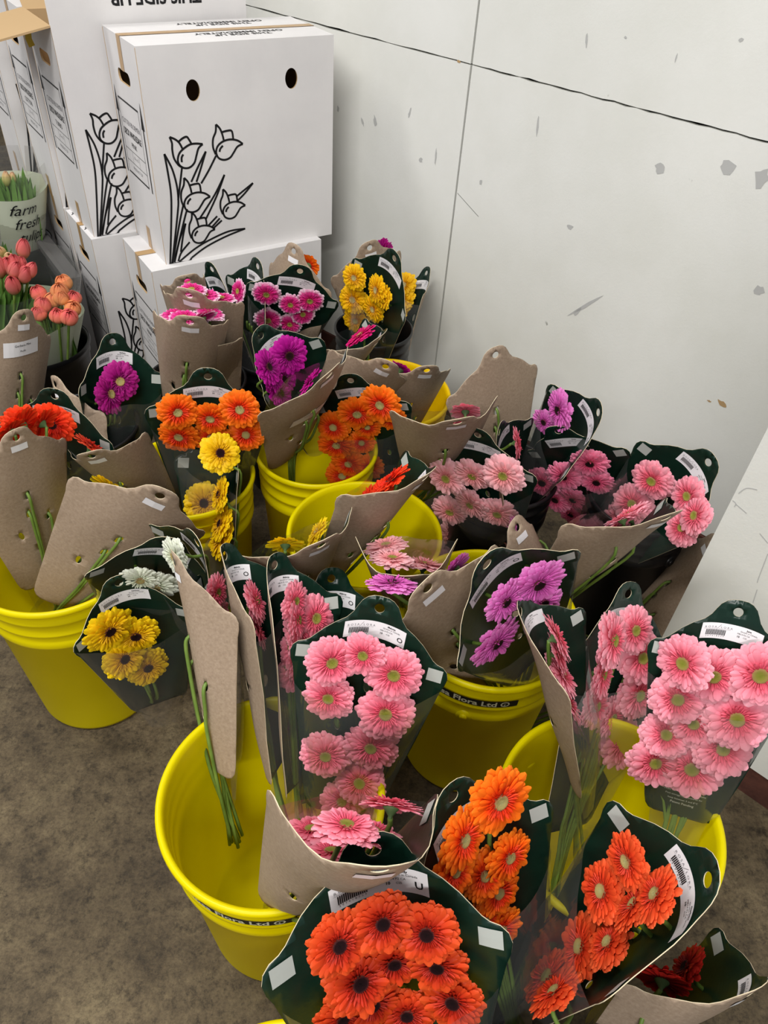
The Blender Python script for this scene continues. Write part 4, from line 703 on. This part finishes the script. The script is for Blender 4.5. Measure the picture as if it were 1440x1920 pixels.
f3 = F3.copy(); f3.z = 0; flower_box(f3 - Y2 * .004, 'white carton on the floor in the third stack along', 'COTTON', X2, h=.449)
F4 = F3 + Y2 * .225 - X2 * .03; flower_box(F4, 'white carton fourth along the upper row, cut by the left edge', 'WHITE', X2)
f4 = F4.copy(); f4.z = 0; flower_box(f4, 'white carton on the floor in the fourth stack along', 'WHITE', X2, h=.449)
q = atz(-60, 330, 0); flower_box(V((-1.80, 2.27, 0)), 'pale carton standing on the floor at the far left edge', None, X2, art=False, w=.5, h=.42)
# dark grey folded crate leaning by the cartons
cr = empty('plastic_crate', Matrix.Translation(atz(118, 640, 0)), 'dark grey folded crate leaning on the cartons behind the tulips', 'crate')
e0 = atz(118, 640, 0)
mb = MB(); a0 = V((-.845, 1.81, 0)) - e0; dd = (Y2 * .30); nn = -X2 * .03; mb.box(a0, dd, nn, V((0, 0, .34))); mb.build('crate_body', 'crate_grey', cr)
for zz in (.08, .17, .26):
    mb = MB(); mb.box(a0 + nn + V((0, 0, zz)), dd, -X2 * .006, V((0, 0, .014))); mb.build('crate_rib', 'black_plastic', cr)
mb = MB(); mb.box(a0 + nn + V((0, 0, .325)), dd, -X2 * .012, V((0, 0, .02))); mb.build('crate_rim', 'crate_grey', cr)
# ---------------------------------------------------------------- tulips
def black_bucket(c, r_, h, label):
    root = empty('plant_bucket', Matrix.Translation((c[0], c[1], 0)), label, 'bucket'); mb = MB()
    mb.lathe([(0, .001), (r_ * .80, .001), (r_ * .83, .006), (r_ * .96, h - .03), (r_ * .985, h - .028), (r_, h - .004), (r_ * 1.01, h), (r_ * .975, h), (r_ * .94, h - .03), (r_ * .8, .01), (0, .008)], 72)
    mb.build('bucket_body', 'black_plastic', root, True); mb = MB(); mb.lathe([(r_ * 1.005, h - .012), (r_ * 1.03, h - .006), (r_ * 1.01, h + .001)], 72); mb.build('bucket_rim', 'black_plastic', root, True); return root
def tulip_mesh(seed, matn, dbl):
    rng = random.Random(seed); vs = []; fs = []; rad = []; rnd = []; vein = []
    for ring in range(3 if dbl else 2):
        for k in range(3 if not dbl else 4):
            a0 = 2 * pi * (k + ring * .5) / (3 if not dbl else 4) + rng.uniform(-.1, .1); b_ = len(vs); c = rng.random(); nl, nw = 7, 5
            for i in range(nl + 1):
                t = i / nl; rr = ((.36 if dbl else .24) * sin(pi * min(1, t * .95 + .05)) ** .75 * (1 - .25 * t) + .05) * (1.05 - .12 * ring) * (1.2 if dbl else 1); z = t * (1.0 if not dbl else .92) - .02 * ring
                wa = (1.0 if not dbl else .8) * sin(pi * min(1, t * .78 + .16)) ** .6 if t < 1 else .05
                for j in range(nw + 1):
                    s = (j / nw - .5) * 2; a = a0 + s * wa; r2 = rr * (1 - .06 * abs(s)) + ((.10 - .05 * ring) * t ** 3 if dbl else 0); vs.append((r2 * cos(a), r2 * sin(a), z - .05 * abs(s) * t)); rad.append(t); rnd.append(c); vein.append(.5 + .5 * cos(s * 9))
            for i in range(nl):
                for j in range(nw): p = b_ + i * (nw + 1) + j; fs.append((p, p + 1, p + nw + 2, p + nw + 1))
    me = bpy.data.meshes.new('tulip_bloom'); me.from_pydata(vs, [], fs); me.polygons.foreach_set('use_smooth', [True] * len(fs))
    for an, vals in (('rad', rad), ('rnd', rnd), ('vein', vein)): me.attributes.new(an, 'FLOAT', 'POINT').data.foreach_set('value', vals)
    me.materials.append(MATS['petal_' + matn]); return me
def leaf(root, p, q, w, rng, name='leaf', m_='leaf_green'):
    mid = (p + q) / 2 + V((rng.uniform(-.02, .02), rng.uniform(-.02, .02), .01)); pts = crom([p, mid, q], 5); sd_ = (q - p).cross(V((rng.uniform(-.4, .4), -1, .4))).normalized(); vs = []
    for i, c in enumerate(pts):
        t = i / (len(pts) - 1); ww = w * (sin(pi * min(1, t * .85 + .15)) ** .8 if t < 1 else 0); up = (q - p).cross(sd_).normalized()
        vs += [c - sd_ * ww, c + up * ww * .35, c + sd_ * ww]
    n = len(pts); fs = []
    for i in range(n - 1): fs += [(3 * i, 3 * i + 1, 3 * i + 4, 3 * i + 3), (3 * i + 1, 3 * i + 2, 3 * i + 5, 3 * i + 4)]
    obj(name, vs, fs, m_, root, None, True)
def tulip_bunch(c, zb_, blooms, matn, dbl, size, label, leaves, lw=.012, zt=.45, sleeve=None, film_=None, nl=10, seed=1, stemx=.03):
    root = empty('tulip_bunch', Matrix.Translation((c[0], c[1], zb_)), label, 'tulip bunch'); rng = random.Random(seed); o = V((c[0], c[1], zb_))
    ms = [tulip_mesh(seed * 10 + i, 'tulip_coral' if dbl and i == 2 else matn, dbl) for i in range(3)]
    for u, v, z in blooms:
        p = atz(u, v, z) - o; b0 = V((rng.uniform(-stemx, stemx), rng.uniform(-stemx, stemx), .01)); d = (p - b0).normalized()
        d2 = (d + V((rng.uniform(-.2, .2), rng.uniform(-.35, .05), .0))).normalized()
        Mx = Matrix.Translation(p) @ d2.to_track_quat('Z', 'Y').to_matrix().to_4x4() @ Matrix.Scale(size * rng.uniform(.85, 1.1), 4)
        inst('tulip_bloom', rng.choice(ms), root, Mx); mb = MB(); mb.tube(crom([b0, b0.lerp(p, .6) + V((rng.uniform(-.01, .01), 0, 0)), p], 4), .003); mb.build('stem', 'stem_green', root, True)
    for i in range(nl):
        a = rng.uniform(0, 6.28); b0 = V((cos(a) * stemx * .7, sin(a) * stemx * .7, .02)); u, v, z = rng.choice(leaves); p = atz(u + rng.uniform(-12, 12), v + rng.uniform(-10, 10), z) - o; leaf(root, b0.lerp(p, .35), p, lw * rng.uniform(.8, 1.2), rng)
    def cone(r0, r1, z0, z1, name, mm, wob, a0=0, a1=2 * pi, tilt=0):
        n = 48; vs = []; k = 8
        for j in range(k + 1):
            for i in range(n + 1):
                a = a0 + (a1 - a0) * i / n; t = j / k; r_ = r0 + (r1 - r0) * t; r_ *= 1 + wob * sin(a * 5 + seed) * t; vs.append(V((r_ * cos(a), r_ * sin(a), z0 + (z1 - z0) * t + tilt * t * sin(a) + wob * .15 * sin(a * 3 + seed) * t)))
        fs = [(j * (n + 1) + i, j * (n + 1) + i + 1, (j + 1) * (n + 1) + i + 1, (j + 1) * (n + 1) + i) for j in range(k) for i in range(n)]
        return obj(name, vs, fs, mm, root, None, True)
    if sleeve: cone(*sleeve[:4], 'paper_sleeve', 'paper_pale', .05, *sleeve[4:])
    if film_: cone(*film_[:4], 'clear_film', 'clear_film', .06, *film_[4:])
    return root
# peach double tulips in the tall black bucket
bb = V((-.835, 1.48)); black_bucket(bb, .118, .335, 'black bucket holding the peach double tulips')
tulip_bunch((bb.x, bb.y), .012, [(125, 541, .47), (78, 560, .46), (114, 557, .465), (115, 568, .46), (140, 569, .45), (80, 584, .45), (135, 586, .44), (77, 598, .44), (110, 602, .44), (129, 603, .44), (97, 575, .45)], 'tulip_peach', True, .038,
 'peach double tulips in pale paper in the black bucket', [(100, 560, .45), (112, 590, .42), (85, 570, .43), (125, 575, .43), (95, 592, .42), (120, 598, .41), (75, 575, .42), (105, 610, .40), (140, 590, .41), (90, 615, .38), (120, 625, .37)], .013, sleeve=(.06, .125, .22, .40), film_=(.07, .14, .24, .50), nl=44, seed=2)
# pink tulips further left
b2 = V((-1.05, 1.60)); black_bucket(b2, .11, .33, 'black bucket under the long-stemmed pink tulips')
PT_ = tulip_bunch((b2.x, b2.y), .012, [(43, 483, .52), (18, 512, .5), (31, 513, .5), (40, 512, .5), (42, 526, .49), (53, 519, .5), (24, 520, .5), (27, 548, .47), (2, 518, .5), (39, 520, .49)], 'tulip_pink', False, .056,
 'pink tulips with long green leaves at the left edge', [(12, 530, .48), (30, 540, .47), (50, 540, .46), (20, 500, .5), (60, 545, .45), (5, 540, .47)], .016, film_=(.05, .125, .12, .50), nl=30, seed=3)
b2b = V((-1.16, 1.80))
tulip_bunch((b2b.x, b2b.y), .012, [(18, 488, .52), (5, 480, .52), (8, 495, .5)], 'tulip_bud', False, .045, 'greenish white tulip buds behind the pink tulips', [(5, 460, .52), (12, 470, .52), (20, 480, .5), (0, 475, .5)], .014, film_=(.045, .10, .12, .48), nl=16, seed=4)
b3 = V((-1.13, 2.02)); black_bucket(b3, .115, .33, 'black bucket under the lettered tulip sleeve')
r3_ = tulip_bunch((b3.x, b3.y), .012, [(13, 348, .49), (25, 345, .49)], 'tulip_bud', False, .04, 'green tulip leaves in a printed Farm Fresh Tulips sleeve', [(10, 338, .50), (25, 328, .51), (34, 322, .52), (45, 338, .50), (58, 346, .49), (0, 338, .50), (5, 350, .49)], .014, sleeve=(.09, .135, .29, .465), film_=(.095, .145, .29, .53), nl=46, seed=5)
mb = MB(); a_c = math.atan2(-b3.y, -b3.x) + .45
def slf(x, y): t = (y - .29) / .175; r_ = .09 + .045 * t + .003; a = a_c + x / .12; r_ *= 1 + .05 * sin(a * 5 + 5) * t; return V((r_ * cos(a), r_ * sin(a), y + .05 * .15 * sin(a * 3 + 5) * t))
for s_, y_, x_ in (('farm', .425, -.0), ('fresh', .385, .01), ('tulips', .345, .02)): addtext(mb, s_, x_, y_, .042, slf, 'CENTER', shear=.4)
mb.build('lettering', 'ink', r3_)

# pink brand lettering printed on two of the clear films
def film_text(root_c, a, s_, z, r_, size, parent, name='lettering', m_='pink_print'):
    mb = MB(); addtext(mb, s_, 0, 0, size, lambda x, y: V((r_ * cos(a + x / r_), r_ * sin(a + x / r_), z + y)), 'CENTER'); mb.build(name, m_, parent)
film_text(None, -.75, 'bright', .455, .121, .034, PT_)
# ---------------------------------------------------------------- light
def area(name, loc, size, sy, e, rot, col=(1, 1, 1)):
    l = bpy.data.lights.new(name, 'AREA'); l.shape = 'RECTANGLE'; l.size = size; l.size_y = sy; l.energy = e; l.color = col; o = bpy.data.objects.new(name, l); COL.objects.link(o); o.location = loc; o.rotation_euler = rot; return o
area('tube_or_fill', (-.75, .1, 2.75), 1.5, .25, 56, (0, 0, radians(20)), (1, .985, .955))
area('tube_or_fill', (-2.2, 1.6, 2.75), 1.5, .25, 34, (0, 0, radians(20)), (1, .985, .955))
area('tube_or_fill', (-.5, -1.9, 2.75), 1.8, .25, 95, (0, 0, radians(20)), (1, .985, .955))  # front fill added behind the camera to brighten faces turned towards it
w = bpy.data.worlds.new('world'); SC.world = w; w.use_nodes = True; w.node_tree.nodes['Background'].inputs[0].default_value = (.92, .95, 1, 1); w.node_tree.nodes['Background'].inputs[1].default_value = .34
SC.view_settings.view_transform = 'Standard'; SC.view_settings.look = 'None'; SC.view_settings.gamma = 1; SC.view_settings.use_curve_mapping = False; SC.view_settings.exposure = 0
SC.cycles.transparent_max_bounces = 48; SC.cycles.max_bounces = 8; SC.cycles.sample_clamp_indirect = 6
